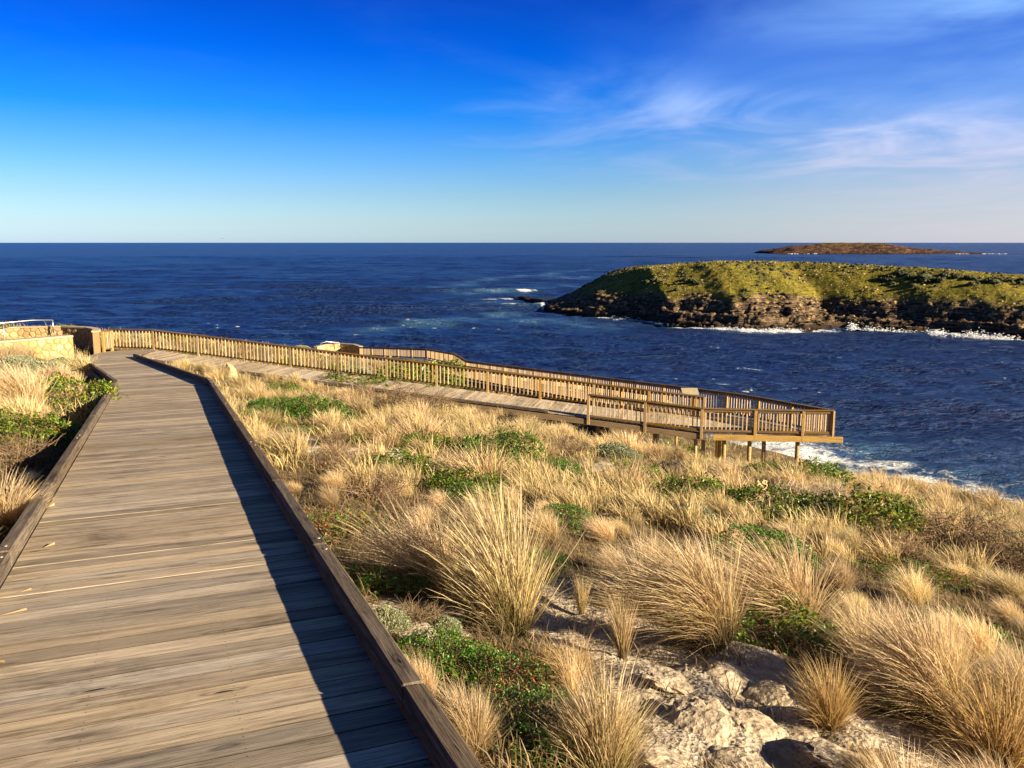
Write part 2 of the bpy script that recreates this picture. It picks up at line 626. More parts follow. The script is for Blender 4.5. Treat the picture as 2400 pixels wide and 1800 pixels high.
def poly_dist(poly, x, y):
    """signed distance to a polygon (negative inside), vectorised"""
    n = len(poly)
    d = np.full(np.shape(x), 1e9)
    ins = np.zeros(np.shape(x), bool)
    for i in range(n):
        ax, ay = poly[i]
        bx, by = poly[(i + 1) % n]
        ex, ey = bx - ax, by - ay
        t = np.clip(((x - ax) * ex + (y - ay) * ey) / (ex * ex + ey * ey), 0, 1)
        d = np.minimum(d, np.hypot(x - ax - t * ex, y - ay - t * ey))
        c = ((ay > y) != (by > y))
        with np.errstate(divide='ignore', invalid='ignore'):
            xi = (bx - ax) * (y - ay) / (by - ay if by != ay else 1e-9) + ax
        ins ^= c & (x < xi)
    return np.where(ins, -d, d)


LANDP = [(-90, -40), (70, -40), (40, 2), (25, 16), (17.6, 26), (15.0, 32), (14.0, 38), (13.5, 50), (9, 70), (3, 90), (-4, 106), (-18, 113),
         (-34, 106), (-38, 86), (-31, 64), (-30, 52), (-44, 47), (-90, 47)]


def ground_raw(x, y):
    x = np.asarray(x, float)
    y = np.asarray(y, float)
    z = -1.83 - 0.138 * x - 0.162 * y
    z = z + 2.0 * np.exp(-((x + 19) / 17) ** 2 / 2 - ((y - 72) / 22) ** 2 / 2)
    z = z - 1.45 * np.exp(-((x - 9.0) / 5.5) ** 2 - ((y - 34.5) / 4.6) ** 2)
    z = z + 0.28 * fbm(x / 5.5, y / 5.5, 3, 3) + 0.09 * fbm(x / 1.1, y / 1.1, 3, 8)
    return z


# sand and bare limestone, given as outlines on the photograph and dropped onto the slope
def px_ground(px, py, fn=None):
    fn = fn or ground_raw
    r = ray(px, py)
    t = 1.5
    for _ in range(4000):
        q = r * t
        if q[2] < float(fn(q[0], q[1])):
            break
        t *= 1.006
    lo, hi = t / 1.006, t
    for _ in range(14):
        m = (lo + hi) / 2
        q = r * m
        if q[2] < float(fn(q[0], q[1])):
            hi = m
        else:
            lo = m
    return r * hi


SAND_PX = [
    [(1240, 1390), (1330, 1350), (1450, 1380), (1550, 1470), (1720, 1500), (1850, 1570), (2030, 1650), (2200, 1690), (2400, 1760), (2380, 1850), (1420, 1850), (1500, 1700), (1440, 1610), (1340, 1530), (1250, 1480)],
    [(1280, 1090), (1420, 1085), (1500, 1110), (1400, 1130)],
    [(1700, 1130), (1830, 1150), (1960, 1190), (1800, 1200)],
    [(860, 1440), (930, 1400), (1110, 1430), (1120, 1480), (950, 1500)],
    [(640, 1010), (700, 1000), (760, 1060), (700, 1075), (650, 1050)],
    [(800, 1050), (940, 1055), (960, 1090), (830, 1085)],
]
SAND = [[tuple(px_ground(a, b)[:2]) for a, b in pl] for pl in SAND_PX]


def sandness(x, y):
    s = np.zeros(np.shape(x))
    for pl in SAND:
        s = np.maximum(s, 1 - sstep(-0.25, 0.3, poly_dist(pl, x, y) + 0.18 * fbm(np.asarray(x) * 2.2, np.asarray(y) * 2.2, 3, 5)))
    return s


def gz(x, y):
    x = np.asarray(x, float)
    y = np.asarray(y, float)
    z = ground_raw(x, y)
    s = sandness(x, y)
    crust = np.abs(fbm(x * 1.7, y * 1.7, 3, 21)) * 0.19 - 0.06 + 0.05 * np.abs(fbm(x * 5, y * 5, 4, 31))
    z = z + s * crust
    for pl, zf, gap in FOOT:
        d = poly_dist(pl, x, y)
        lim = zf(x, y) - gap + np.maximum(0, d - 0.05) * 0.55
        z = np.where(d < 3.0, np.minimum(z, lim), z)
    e = poly_dist(LANDP, x, y) + 1.6 * fbm(x / 6, y / 6, 3, 41)
    drop = np.where(e > 0, 0.25 * e + 0.045 * e * e, 0)
    drop = drop + 0.9 * sstep(-3, 0, e) * np.clip(0.5 + fbm(x / 4, y / 4, 2, 44), 0, 1) * 0.5
    z = z - drop
    e2 = np.clip(e, 0, 60)
    z = np.maximum(z, SEA - 6)
    return z + np.where(e > 2, 1.2 * fbm(x / 3, y / 3, 3, 51) * np.minimum(1, (e - 2) / 5), 0)


def gz_near(x, y):
    """quick look-up in the ground sheet"""
    i = min(max(int(np.searchsorted(gx, x)) - 1, 0), len(gx) - 2)
    j = min(max(int(np.searchsorted(gy, y)) - 1, 0), len(gy) - 2)
    u = (x - gx[i]) / (gx[i + 1] - gx[i])
    v = (y - gy[j]) / (gy[j + 1] - gy[j])
    return (GZ[j, i] * (1 - u) + GZ[j, i + 1] * u) * (1 - v) + (GZ[j + 1, i] * (1 - u) + GZ[j + 1, i + 1] * u) * v


def px_gz(px, py):
    return px_ground(px, py, gz_near)


# ------------------------------------------------------------------ ground
def spaced(parts):
    out = []
    for a, b, st in parts:
        out += list(np.arange(a, b - 1e-6, st))
    out.append(parts[-1][1])
    return np.array(out)


gx = spaced([(-100, -40, 2.0), (-40, -12, 0.5), (-12, -3, 0.22), (-3, 5, 0.075), (5, 18, 0.22), (18, 40, 0.6), (40, 110, 2.0)])
gy = spaced([(-42, -4, 1.6), (-4, 2, 0.4), (2, 9, 0.07), (9, 20, 0.18), (20, 46, 0.32), (46, 120, 0.7), (120, 150, 2.0)])
GX, GY = np.meshgrid(gx, gy)
GZ = gz(GX, GY)
ny, nx = GX.shape
idx = np.arange(nx * ny).reshape(ny, nx)
quads = np.stack([idx[:-1, :-1], idx[:-1, 1:], idx[1:, 1:], idx[1:, :-1]], -1).reshape(-1, 4)
edge = poly_dist(LANDP, GX, GY)

m, nt, bs, out = new_mat("ground_soil_and_sand")
geo = nt.node('ShaderNodeNewGeometry')
pos = geo.outputs['Position']
sa = nt.attr('sand', 2)
ca = nt.attr('cliff', 2)
n1 = nt.noise(pos, 0.9, 6, 0.6)
n2 = nt.noise(pos, 6.0, 6, 0.65)
n3 = nt.noise(pos, 38.0, 4, 0.65)
soil = nt.mix(nt.rng(n2, 0.35, 0.68), (0.085, 0.062, 0.036), (0.27, 0.195, 0.105))
soil = nt.mix(nt.math('MULTIPLY', nt.rng(n1, 0.48, 0.62), 0.6), soil, (0.10, 0.105, 0.035))
sandc = nt.mix(nt.rng(n2, 0.32, 0.66), (0.27, 0.228, 0.172), (0.48, 0.42, 0.335))
sandc = nt.mix(nt.rng(n3, 0.56, 0.74), sandc, (0.16, 0.12, 0.085))
pit = nt.voro(pos, 11.0)
sandc = nt.mix(nt.math('MULTIPLY', nt.rng(pit, 0.26, 0.08), nt.rng(n1, 0.42, 0.6)), sandc, (0.13, 0.10, 0.07))
col = nt.mix(nt.rng(nt.math('ADD', sa, nt.math('MULTIPLY', nt.math('SUBTRACT', n2, 0.5), 0.7)), 0.35, 0.6), soil, sandc)
rockc = nt.mix(nt.rng(n2, 0.35, 0.65), (0.06, 0.045, 0.035), (0.25, 0.18, 0.11))
col = nt.mix(ca, col, rockc)
nt.put(bs.inputs['Base Color'], col)
nt.put(bs.inputs['Roughness'], 0.95)
nt.put(bs.inputs['Specular IOR Level'], 0.1)
pit2 = nt.voro(pos, 34.0)
hh = nt.math('ADD', nt.math('MULTIPLY', pit2, 0.35), nt.math('MULTIPLY', n2, 1.0))
hh = nt.math('ADD', hh, nt.math('ADD', nt.math('MULTIPLY', n3, 0.35), nt.math('MULTIPLY', pit, 0.5)))
nt.put(bs.inputs['Normal'], nt.bump(hh, 0.9, 0.05))
M_GROUND = m
me = mesh_np("ground", np.stack([GX, GY, GZ], -1).reshape(-1, 3), quads, M_GROUND, True,
             attrs={'sand': sandness(GX, GY).ravel(), 'cliff': sstep(0.5, 4, edge).ravel()})
ground = kind(link("ground", me), 'structure')

# ------------------------------------------------------------------ islet outline, used by the sea too
WX = np.array([-40, 4, 12, 19, 41, 61, 71, 87, 104, 125, 139, 168, 188, 230, 320])
WY = np.array([760, 560, 512, 447, 419, 403, 382, 366, 355, 363, 369, 342, 321, 300, 290.])


def shore_y(x):
    return np.interp(x, WX, WY) + 5.0 * fbm(x / 14, x * 0 + 3.3, 3, 61)


# ------------------------------------------------------------------ sea
ang = np.concatenate([np.linspace(-75, -36, 26)[:-1], np.linspace(-36, 36, 300), np.linspace(36, 75, 26)[1:]])
ang = np.radians(ang)
rad = [60.0]
while rad[-1] < 90000:
    r_ = rad[-1]
    st = 0.0055 if r_ < 900 else (0.009 if r_ < 2500 else (0.03 if r_ < 9000 else 0.15))
    rad.append(r_ * (1 + st))
rad = np.array(rad)
AA, RR = np.meshgrid(ang, rad)
SX = RR * np.sin(AA)
SY = RR * np.cos(AA)
H = np.zeros_like(SX)
wr = np.random.default_rng(5)
cell = RR * 0.0055
for k in range(46):
    lam = 4.0 * (24 ** (k / 45.0)) * wr.uniform(.85, 1.15)
    th = math.radians(wr.normal(8, 24 if lam < 25 else 10))        # crests roughly across the view
    kx, ky = math.sin(th), math.cos(th)
    ph = wr.uniform(0, 6.28)
    amp = 0.019 * lam ** 0.62
    fade = np.clip((lam - 2.2 * cell) / (1.6 * cell + 1e-6), 0, 1)
    arg = 2 * math.pi / lam * (kx * SX + ky * SY) + ph + 0.9 * vnoise(SX / (lam * 3), SY / (lam * 3), 70 + k)
    H += amp * fade * (2 * np.power(0.5 + 0.5 * np.sin(arg), 1.5) - 0.85)
# three long swells running in beside the islet
for yy, xx0, xx1, a_ in ((640, -150, 15, 3.4), (470, -95, 12, 3.0), (560, -260, -60, 2.0), (720, -420, -140, 2.2)):
    yl = yy + 0.10 * (SX - xx1) + 6 * vnoise(SX / 60, SX * 0, 91)
    H += a_ * np.exp(-((SY - yl) / np.where(SY < yl, 5.0, 11.0)) ** 2) * sstep(xx0 - 60, xx0 + 40, SX) * (1 - sstep(xx1 + 5, xx1 + 22, SX))
foam = np.zeros_like(SX)
ds = shore_y(SX) - SY                                          # metres seaward of the islet shore
nz = fbm(SX / 9, SY / 9, 4, 81)
inx = sstep(6, 16, SX)
lee = sstep(-16, -8, ds)
foam = np.maximum(foam, inx * lee * np.exp(-np.clip(ds - 1, 0, 99) / (5.0 + 5.5 * np.clip(fbm(SX / 24, SY / 24, 2, 83) + .2, 0, 1))) * np.clip(0.75 + 0.9 * nz, 0, 1.2))
foam = np.maximum(foam, inx * lee * (1 - sstep(4, 26, ds)) * np.clip(nz * 1.6 - 0.25, 0, 1) * 0.8)


def patch(cx, cy, rx, ry, amt, sd, rot=0.0, thr=0.0):
    c, s = math.cos(rot), math.sin(rot)
    u = (SX - cx) * c + (SY - cy) * s
    v = -(SX - cx) * s + (SY - cy) * c
    q = np.exp(-(u / rx) ** 2 - (v / ry) ** 2)
    return amt * q * np.clip(0.7 + 1.1 * fbm(SX / (ry * .8 + 2), SY / (ry * .8 + 2), 3, sd) - thr, 0, 1.4)


def sea_at(px, py):
    r = ray(px, py)
    q = r * (SEA / r[2])
    return q[0], q[1]


for (pa, pb, rx, ry, am, rot) in [((1232, 685), None, 9, 3, 1.3, 0), ((1222, 724), None, 13, 6, 1.5, 0), ((1190, 699), None, 26, 7, 0.9, 0.0),
                                  ((1250, 700), None, 18, 14, 0.8, 0), ((1175, 708), None, 30, 16, 0.45, 0.1)]:
    cx, cy = sea_at(*pa)
    foam = np.maximum(foam, patch(cx, cy, rx, ry, am, 95, rot))
# thin foam trails off the point
trail = np.zeros_like(SX)
for pts in ([(985, 682), (1060, 672), (1130, 660), (1160, 652), (1260, 646), (1330, 638), (1380, 634)], [(1100, 690), (1180, 684), (1280, 676), (1340, 672)], [(1240, 752), (1330, 755), (1390, 765)],
            [(1300, 648), (1340, 652), (1370, 650)], [(900, 770), (1010, 756), (1080, 747), (1180, 738)]):
    pw = [sea_at(*p) for p in pts]
    for (ax, ay), (bx, by) in zip(pw[:-1], pw[1:]):
        ex, ey = bx - ax, by - ay
        t = np.clip(((SX - ax) * ex + (SY - ay) * ey) / (ex * ex + ey * ey), 0, 1)
        d = np.hypot(SX - ax - t * ex, (SY - ay - t * ey) * 0.75)
        trail = np.maximum(trail, np.exp(-(d / (11 + 8 * nz)) ** 2) * np.clip(.8 + nz, 0, 1))
        foam = np.maximum(foam, 0.40 * np.exp(-(d / (9 + 8 * nz)) ** 2) * np.clip(.75 + nz, 0, 1))
# white water at the foot of the headland
coast = [sea_at(*p) for p in [(1480, 990), (1640, 1015), (1740, 1040), (1860, 1075), (1990, 1105), (2100, 1150), (2200, 1230)]]
dc = np.full(SX.shape, 1e9)
for (ax, ay), (bx, by) in zip(coast[:-1], coast[1:]):
    ex, ey = bx - ax, by - ay
    t = np.clip(((SX - ax) * ex + (SY - ay) * ey) / (ex * ex + ey * ey), 0, 1)
    dc = np.minimum(dc, np.hypot(SX - ax - t * ex, SY - ay - t * ey))
nz2 = fbm(SX / 7, SY / 7, 5, 85, 0.6)
foam = np.maximum(foam, np.exp(-(dc / 14.5) ** 2) * np.clip(0.9 + 1.0 * nz2, 0, 1.3))
foam = np.maximum(foam, np.exp(-(dc / 26.0) ** 2) * np.clip(0.12 + 1.0 * nz2, 0, .8))
shal = np.exp(-(dc / 26.0) ** 2) * np.clip(0.8 + .8 * nz2, 0, 1)
# scattered whitecaps
wc = fbm(SX / 5.5, SY / 2.6, 3, 87)
wz = fbm(SX / 34, SY / 34, 2, 88)
foam = np.maximum(foam, sstep(0.47, 0.62, wc) * sstep(0.05, 0.45, wz) * 0.75 * (RR < 420) * sstep(60, 130, RR))
shal = np.maximum(np.maximum(shal, trail * 1.1), np.clip(foam, 0, 1) * 0.8)
shal = np.maximum(shal, 0.2 * (1 - sstep(0, 22, ds)) * inx * lee)
SZ = SEA + H + np.clip(foam, 0, 1.2) * 0.35 * np.clip(fbm(SX / 2.5, SY / 2.5, 2, 99) + .4, 0, 1)
ny, nx = SX.shape
idx = np.arange(nx * ny).reshape(ny, nx)
quads = np.stack([idx[:-1, :-1], idx[:-1, 1:], idx[1:, 1:], idx[1:, :-1]], -1).reshape(-1, 4)[:, ::-1]
m, nt, bs, out = new_mat("sea_water")
pos = nt.node('ShaderNodeNewGeometry').outputs['Position']
fa = nt.attr('foam', 2)
sh = nt.attr('shallow', 2)
b1 = nt.noise(nt.mapping(pos, (0.20, 0.42, 1)), 1.0, 6, 0.62, 0.4)
b2 = nt.noise(nt.mapping(pos, (0.035, 0.075, 1)), 1.0, 4, 0.55, 0.3)
b3 = nt.noise(nt.mapping(pos, (0.004, 0.011, 1)), 1.0, 4, 0.55, 0.3)
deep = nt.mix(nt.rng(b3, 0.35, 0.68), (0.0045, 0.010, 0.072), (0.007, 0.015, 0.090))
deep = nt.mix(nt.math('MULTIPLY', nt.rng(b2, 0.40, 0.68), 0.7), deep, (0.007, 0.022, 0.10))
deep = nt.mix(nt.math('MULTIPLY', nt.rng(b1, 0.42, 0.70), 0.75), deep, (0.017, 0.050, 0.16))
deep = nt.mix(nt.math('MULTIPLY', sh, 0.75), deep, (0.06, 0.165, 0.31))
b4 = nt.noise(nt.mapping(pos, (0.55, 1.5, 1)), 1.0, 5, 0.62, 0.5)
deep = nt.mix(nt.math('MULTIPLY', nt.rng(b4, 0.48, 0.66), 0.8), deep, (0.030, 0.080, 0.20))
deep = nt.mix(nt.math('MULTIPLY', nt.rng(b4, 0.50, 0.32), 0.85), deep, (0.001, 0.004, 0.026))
fn = nt.noise(pos, 0.55, 7, 0.68, 0.6)
fn2 = nt.noise(pos, 2.2, 5, 0.6, 0.4)
fmix = nt.math('ADD', fa, nt.math('MULTIPLY', nt.math('SUBTRACT', nt.math('ADD', nt.math('MULTIPLY', fn, 0.7), nt.math('MULTIPLY', fn2, 0.3)), 0.5), 1.9))
fm = nt.rng(fmix, 0.40, 0.80)
fm = nt.math('MULTIPLY', fm, nt.rng(fa, 0.03, 0.16))
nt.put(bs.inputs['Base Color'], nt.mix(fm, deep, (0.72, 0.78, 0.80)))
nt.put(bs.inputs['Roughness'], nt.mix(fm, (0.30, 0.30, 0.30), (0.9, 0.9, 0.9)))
nt.put(bs.inputs['IOR'], 1.33)
nt.put(bs.inputs['Specular IOR Level'], 0.22)
hgt = nt.math('ADD', nt.math('MULTIPLY', b1, 0.8), nt.math('MULTIPLY', b2, 1.4))
hgt = nt.math('ADD', hgt, nt.math('MULTIPLY', b4, 0.6))
nt.put(bs.inputs['Normal'], nt.bump(hgt, 1.0, 1.6))
M_SEA = m
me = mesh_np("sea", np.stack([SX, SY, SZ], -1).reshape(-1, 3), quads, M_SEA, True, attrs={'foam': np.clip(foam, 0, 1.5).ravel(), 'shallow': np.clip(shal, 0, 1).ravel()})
kind(link("sea", me), 'structure')

# ------------------------------------------------------------------ islet
ix_ = np.arange(-6, 330, 0.8)
iy_ = np.arange(284, 600, 0.8)
IX, IY = np.meshgrid(ix_, iy_)
HC = np.interp(IX, [-6, 4, 10, 18, 26, 34, 44, 54, 68, 104, 150, 190, 260, 330], [-3, 1.6, 3.0, 4.2, 5.4, 8.0, 13.5, 18.0, 22.5, 26.3, 25.6, 24.0, 19, 17])
warp = 5.0 * fbm(IX / 20, IY / 20, 3, 101) + 3.0 * fbm(IX / 6, IY / 6, 3, 103) + 1.0 * fbm(IX / 1.9, IY / 1.9, 2, 104)
T = IY - shore_y(IX) + warp
ct = np.minimum(9.5 + 2.2 * fbm(IX / 30, IX * 0, 2, 107), HC * 0.62)
h = np.where(T < 0, T * 0.5, 0)
sh_ = np.minimum(2.6, HC * 0.5)
h = np.where(T >= 0, sh_ * sstep(0, 3, T), h)
h = h + (ct - sh_) * 0.45 * sstep(7, 9.5, T) + (ct - sh_) * 0.55 * sstep(15, 20, T)
h = h + (HC - ct) * np.power(np.clip((T - 0.75 * warp - 20) / 55, 0, 1), 0.72)
back = shore_y(IX) + np.interp(IX, [0, 12, 30, 60, 330], [30, 60, 110, 150, 150]) - IY
h = np.where(back < 45, np.minimum(h, HC * np.clip(back / 45, -0.1, 1) ** 1), h)
# rock ledges: strata dip gently to the right
rocky = 1 - sstep(18, 30, T)
st_ = (h + IX * 0.018) / 1.7
fr = st_ - np.floor(st_)
h = h + rocky * (sstep(0.6, 0.95, fr) - fr) * 1.7 * (h > 0.3)
h = h + rocky * 0.9 * fbm(IX / 2.6, IY / 2.6, 3, 111) * (h > 0.2)
h = h + (1 - rocky) * (0.42 * fbm(IX / 4.5, IY / 4.5, 4, 113) + 0.30 * np.abs(fbm(IX / 1.8, IY / 1.8, 2, 114)))
h = np.where(T < -8, -4, h)
veg = sstep(20, 30, T + 6 * fbm(IX / 9, IY / 9, 3, 117)) * sstep(6, 13, h + 2.5 * fbm(IX / 7, IY / 7, 3, 118))
keep = (h > -3.5)
ny, nx = IX.shape
idx = np.arange(nx * ny).reshape(ny, nx)
q = np.stack([idx[:-1, :-1], idx[:-1, 1:], idx[1:, 1:], idx[1:, :-1]], -1).reshape(-1, 4)
q = q[keep.ravel()[q].any(1)]
used, inv = np.unique(q, return_inverse=True)
V = np.stack([IX, IY, SEA + h], -1).reshape(-1, 3)[used]
q = inv.reshape(-1, 4)


def islet_mat(name, scale, far=False):
    m, nt, bs, out = new_mat(name)
    g = nt.node('ShaderNodeNewGeometry')
    pos = g.outputs['Position']
    va = nt.attr('veg', 2)
    sp = nt.node('ShaderNodeSeparateXYZ')
    nt.l.new(pos, sp.inputs[0])
    hz = nt.math('SUBTRACT', sp.outputs[2], SEA)
    n1 = nt.noise(pos, 0.10 * scale, 6, 0.65)
    n2 = nt.noise(pos, 0.45 * scale, 5, 0.65)
    n3 = nt.noise(nt.mapping(pos, (0.10 * scale, 0.10 * scale, 1.9 * scale)), 1.0, 4, 0.6)
    rock = nt.mix(nt.rng(n3, 0.38, 0.68), (0.024, 0.019, 0.016), (0.19, 0.135, 0.088))
    rock = nt.mix(nt.math('MULTIPLY', nt.rng(n2, 0.50, 0.68), nt.rng(hz, 1.5, 6.0)), rock, (0.46, 0.32, 0.16))
    rock = nt.mix(nt.rng(hz, 3.2, 0.6), rock, (0.035, 0.024, 0.016))
    gr = nt.mix(nt.rng(n1, 0.36, 0.64), (0.125, 0.118, 0.014), (0.25, 0.205, 0.032))
    gr = nt.mix(nt.math('MULTIPLY', nt.rng(n2, 0.52, 0.66), 0.85), gr, (0.05, 0.055, 0.012))
    gr = nt.mix(nt.rng(nt.noise(pos, 0.8 * scale, 3, 0.6), 0.64, 0.72), gr, (0.42, 0.32, 0.18))
    if far:
        gr = nt.mix(0.8, gr, (0.105, 0.065, 0.025))
        rock = nt.mix(0.7, rock, (0.05, 0.022, 0.017))
    nt.put(bs.inputs['Base Color'], nt.mix(va, rock, gr))
    nt.put(bs.inputs['Roughness'], 0.95)
    nt.put(bs.inputs['Specular IOR Level'], 0.1)
    nt.put(bs.inputs['Normal'], nt.bump(nt.math('ADD', n2, n3), 0.9, 1.2 / scale))
    return m


M_ISLET = islet_mat("islet_scrub_and_rock", 1.0)
me = mesh_np("islet", V, q, M_ISLET, False, attrs={'veg': veg.ravel()[used]})
kind(link("islet", me), 'structure')


def rock_mesh(name, seed, mat, n=2, squash=0.7, amp=0.35, cols=None):
    import bmesh
    bm = bmesh.new()
    bmesh.ops.create_icosphere(bm, subdivisions=n, radius=1.0)
    v = np.array([x.co[:] for x in bm.verts])
    d = amp * fbm(v[:, 0] * 1.3 + seed * 3.1 + v[:, 2], v[:, 1] * 1.3 + v[:, 2] * .7, 3, seed) + amp * .5 * fbm(v[:, 0] * 4 + v[:, 2] * 2, v[:, 1] * 4 - v[:, 2] * 2, 2, seed + 5)
    v = v * (1 + d)[:, None]
    v[:, 2] *= squash
    for b, c in zip(bm.verts, v):
        b.co = c
    me = bpy.data.meshes.new(name)
    bm.to_mesh(me)
    bm.free()
    me.materials.append(mat)
    return me


# boulders and low bushes scattered over the islet: beyond counting
def islet_h(x, y):
    j = np.clip(((x - ix_[0]) / 0.8).astype(int), 0, len(ix_) - 1)
    i = np.clip(((y - iy_[0]) / 0.8).astype(int), 0, len(iy_) - 1)
    return SEA + h[i, j], veg[i, j], T[i, j]


def scatter_blobs(n, sizes, seed, cond, zs=0.6, sink=0.3):
    r = np.random.default_rng(seed)
    x = r.uniform(20, 300, n)
    y = r.uniform(300, 520, n)
    z, vg, tt = islet_h(x, y)
    ok = cond(x, y, z, vg, tt, r)
    x, y, z = x[ok], y[ok], z[ok]
    base = np.array([(1, 0, 0), (0.3, 0.95, 0), (-0.8, 0.6, 0), (-0.85, -0.6, 0), (0.35, -0.95, 0), (0.5, 0.1, 0.8), (-0.3, 0.45, 0.9), (-0.2, -0.5, 0.85)], float)
    fac = np.array([(0, 1, 5), (1, 6, 5), (1, 2, 6), (2, 3, 6), (3, 7, 6), (3, 4, 7), (4, 5, 7), (4, 0, 5), (5, 6, 7)])
    k = len(x)
    s = r.uniform(*sizes, k)
    a = r.uniform(0, 6.28, k)
    jit = base[None] * (1 + r.uniform(-.3, .3, (k, 8, 1)))
    X = (jit[..., 0] * np.cos(a)[:, None] - jit[..., 1] * np.sin(a)[:, None]) * s[:, None] * r.uniform(.8, 1.5, (k, 1)) + x[:, None]
    Y = (jit[..., 0] * np.sin(a)[:, None] + jit[..., 1] * np.cos(a)[:, None]) * s[:, None] + y[:, None]
    Z = (jit[..., 2] * zs - sink * .3) * s[:, None] + z[:, None]
    vs = np.stack([X, Y, Z], -1).reshape(-1, 3)
    fs = (fac[None] + (np.arange(k) * 8)[:, None, None]).reshape(-1, 3)
    cl = np.repeat(r.uniform(0, 1, k), 8)
    return vs, fs, cl


M_BOULDER = simple("islet_boulder_limestone", (0.44, 0.34, 0.21), 0.95, 0, 0.7, 0.45)
M_ISBUSH = simple("islet_bush_foliage", (0.045, 0.05, 0.012), 0.9, 0, 1.3, 0.55)
vs, fs, cl = scatter_blobs(4200, (0.3, 0.9), 3, lambda x, y, z, vg, tt, r: (vg > 0.3) & (fbm(x / 26, y / 26, 3, 140) + 0.25 * (x < 90) > r.uniform(-0.15, 0.75, len(x))))
kind(tag(link("islet_boulders", mesh_np("islet_boulders", vs, fs, M_BOULDER)), "pale limestone rubble strewn over the green top of the near islet", "boulders"), 'stuff')
vs, fs, cl = scatter_blobs(11000, (0.5, 1.3), 4, lambda x, y, z, vg, tt, r: (vg > 0.35) & (fbm(x / 16, y / 16, 3, 150) > r.uniform(-0.1, 0.7, len(x))), 0.8)
kind(tag(link("islet_low_scrub", mesh_np("islet_low_scrub", vs, fs, M_ISBUSH)), "dark low scrub dotted over the green top of the near islet", "scrub"), 'stuff')
vs, fs, cl = scatter_blobs(9000, (0.5, 1.7), 6, lambda x, y, z, vg, tt, r: (tt > 1) & (tt < 30) & (vg < .5) & (z > SEA + .5), 0.7)
kind(tag(link("islet_ledge_rocks", mesh_np("islet_ledge_rocks", vs, fs, M_ISLET)), "broken dark rock littering the ledges of the near islet", "rocks"), 'stuff')

M_ISGRASS = simple("islet_tussock_grass", (0.20, 0.165, 0.03), 0.9, 0, 0.35, 0.5)
vs, fs, cl = scatter_blobs(34000, (0.16, 0.5), 8, lambda x, y, z, vg, tt, r: (vg > 0.3) & ((x < 110) | (r.uniform(0, 1, len(x)) < .55)), 0.9)
kind(tag(link("islet_grass", mesh_np("islet_grass", vs, fs, M_ISGRASS)), "olive-yellow tufts of grass covering the top of the near islet", "grass"), 'stuff')

# far islet
fx_ = np.linspace(760, 1760, 170)
fy_ = np.linspace(2700, 3080, 70)
FX, FY = np.meshgrid(fx_, fy_)
pxx = 1200 + FX / 2840 * F_PX * 1.0
HF = np.interp(pxx, [1790, 1808, 1850, 1885, 1960, 2020, 2075, 2130, 2210, 2270, 2345, 2380], [-6, 6, 18, 23, 33.5, 33.0, 32.0, 20, 12, 4, -1, -6])
T2 = FY - 2790 + 28 * fbm(FX / 60, FY / 60, 3, 160)
pf = np.clip(T2 / 30, -.2, 1) * 0.45 + 0.55 * np.clip((T2 - 30) / 80, 0, 1) ** .7
hf = HF * np.where(HF > 0, pf, 1) + np.where(HF > 0, 1, 0) * 4.0 * fbm(FX / 26, FY / 26, 3, 163) * sstep(0, 40, T2)
hf = np.where(3040 - FY < 60, np.minimum(hf, (3040 - FY) * .6), hf)
ny, nx = FX.shape
idx = np.arange(nx * ny).reshape(ny, nx)
q2 = np.stack([idx[:-1, :-1], idx[:-1, 1:], idx[1:, 1:], idx[1:, :-1]], -1).reshape(-1, 4)
M_FAR = islet_mat("far_islet_scrub_and_rock", 0.16, True)
me = mesh_np("far_islet", np.stack([FX, FY, SEA + hf], -1).reshape(-1, 3), q2, M_FAR, False, attrs={'veg': (sstep(55, 120, T2) * sstep(16, 28, hf + 5 * fbm(FX / 30, FY / 30, 3, 170))).ravel()})
kind(link("far_islet", me), 'structure')
# ------------------------------------------------------------------ decking
def clip_strip(poly, d, s0, s1):
    def half(pl, sgn, lim):
        o = []
        for i in range(len(pl)):
            a, b = pl[i], pl[(i + 1) % len(pl)]
            fa_, fb_ = sgn * (a @ d) - lim, sgn * (b @ d) - lim
            if fa_ <= 0:
                o.append(a)
            if (fa_ < 0 < fb_) or (fb_ < 0 < fa_):
                t = fa_ / (fa_ - fb_)
                o.append(a + (b - a) * t)
        return o
    pl = half([np.asarray(p, float) for p in poly], 1, s1)
    return half(pl, -1, -s0) if len(pl) > 2 else []


def plank_geo(pl, zf, d, c2, th=0.045, dz=0.0):
    """prism of one board in a frame with X across the walk"""
    cx = np.array([d[1], -d[0]])
    ctr = np.mean(pl, 0)
    n = len(pl)
    vs = []
    for ring, (ins, zz) in enumerate([(0, -th), (0, -0.0015), (0.002, 0.0)]):
        for p in pl:
            u = (p - c2) @ cx
            v = (p - c2) @ d
            cv_ = (ctr - c2) @ d
            v = v - math.copysign(min(ins, abs(v - cv_)), v - cv_)
            vs.append((u, v, zf(p[0], p[1]) - zf(c2[0], c2[1]) + zz + dz))
    fs = []
    for r_ in range(2):
        for i in range(n):
            j = (i + 1) % n
            fs.append([r_ * n + i, r_ * n + j, (r_ + 1) * n + j, (r_ + 1) * n + i])
    fs.append(list(range(2 * n, 3 * n)))
    fs.append(list(range(n))[::-1])
    return vs, fs


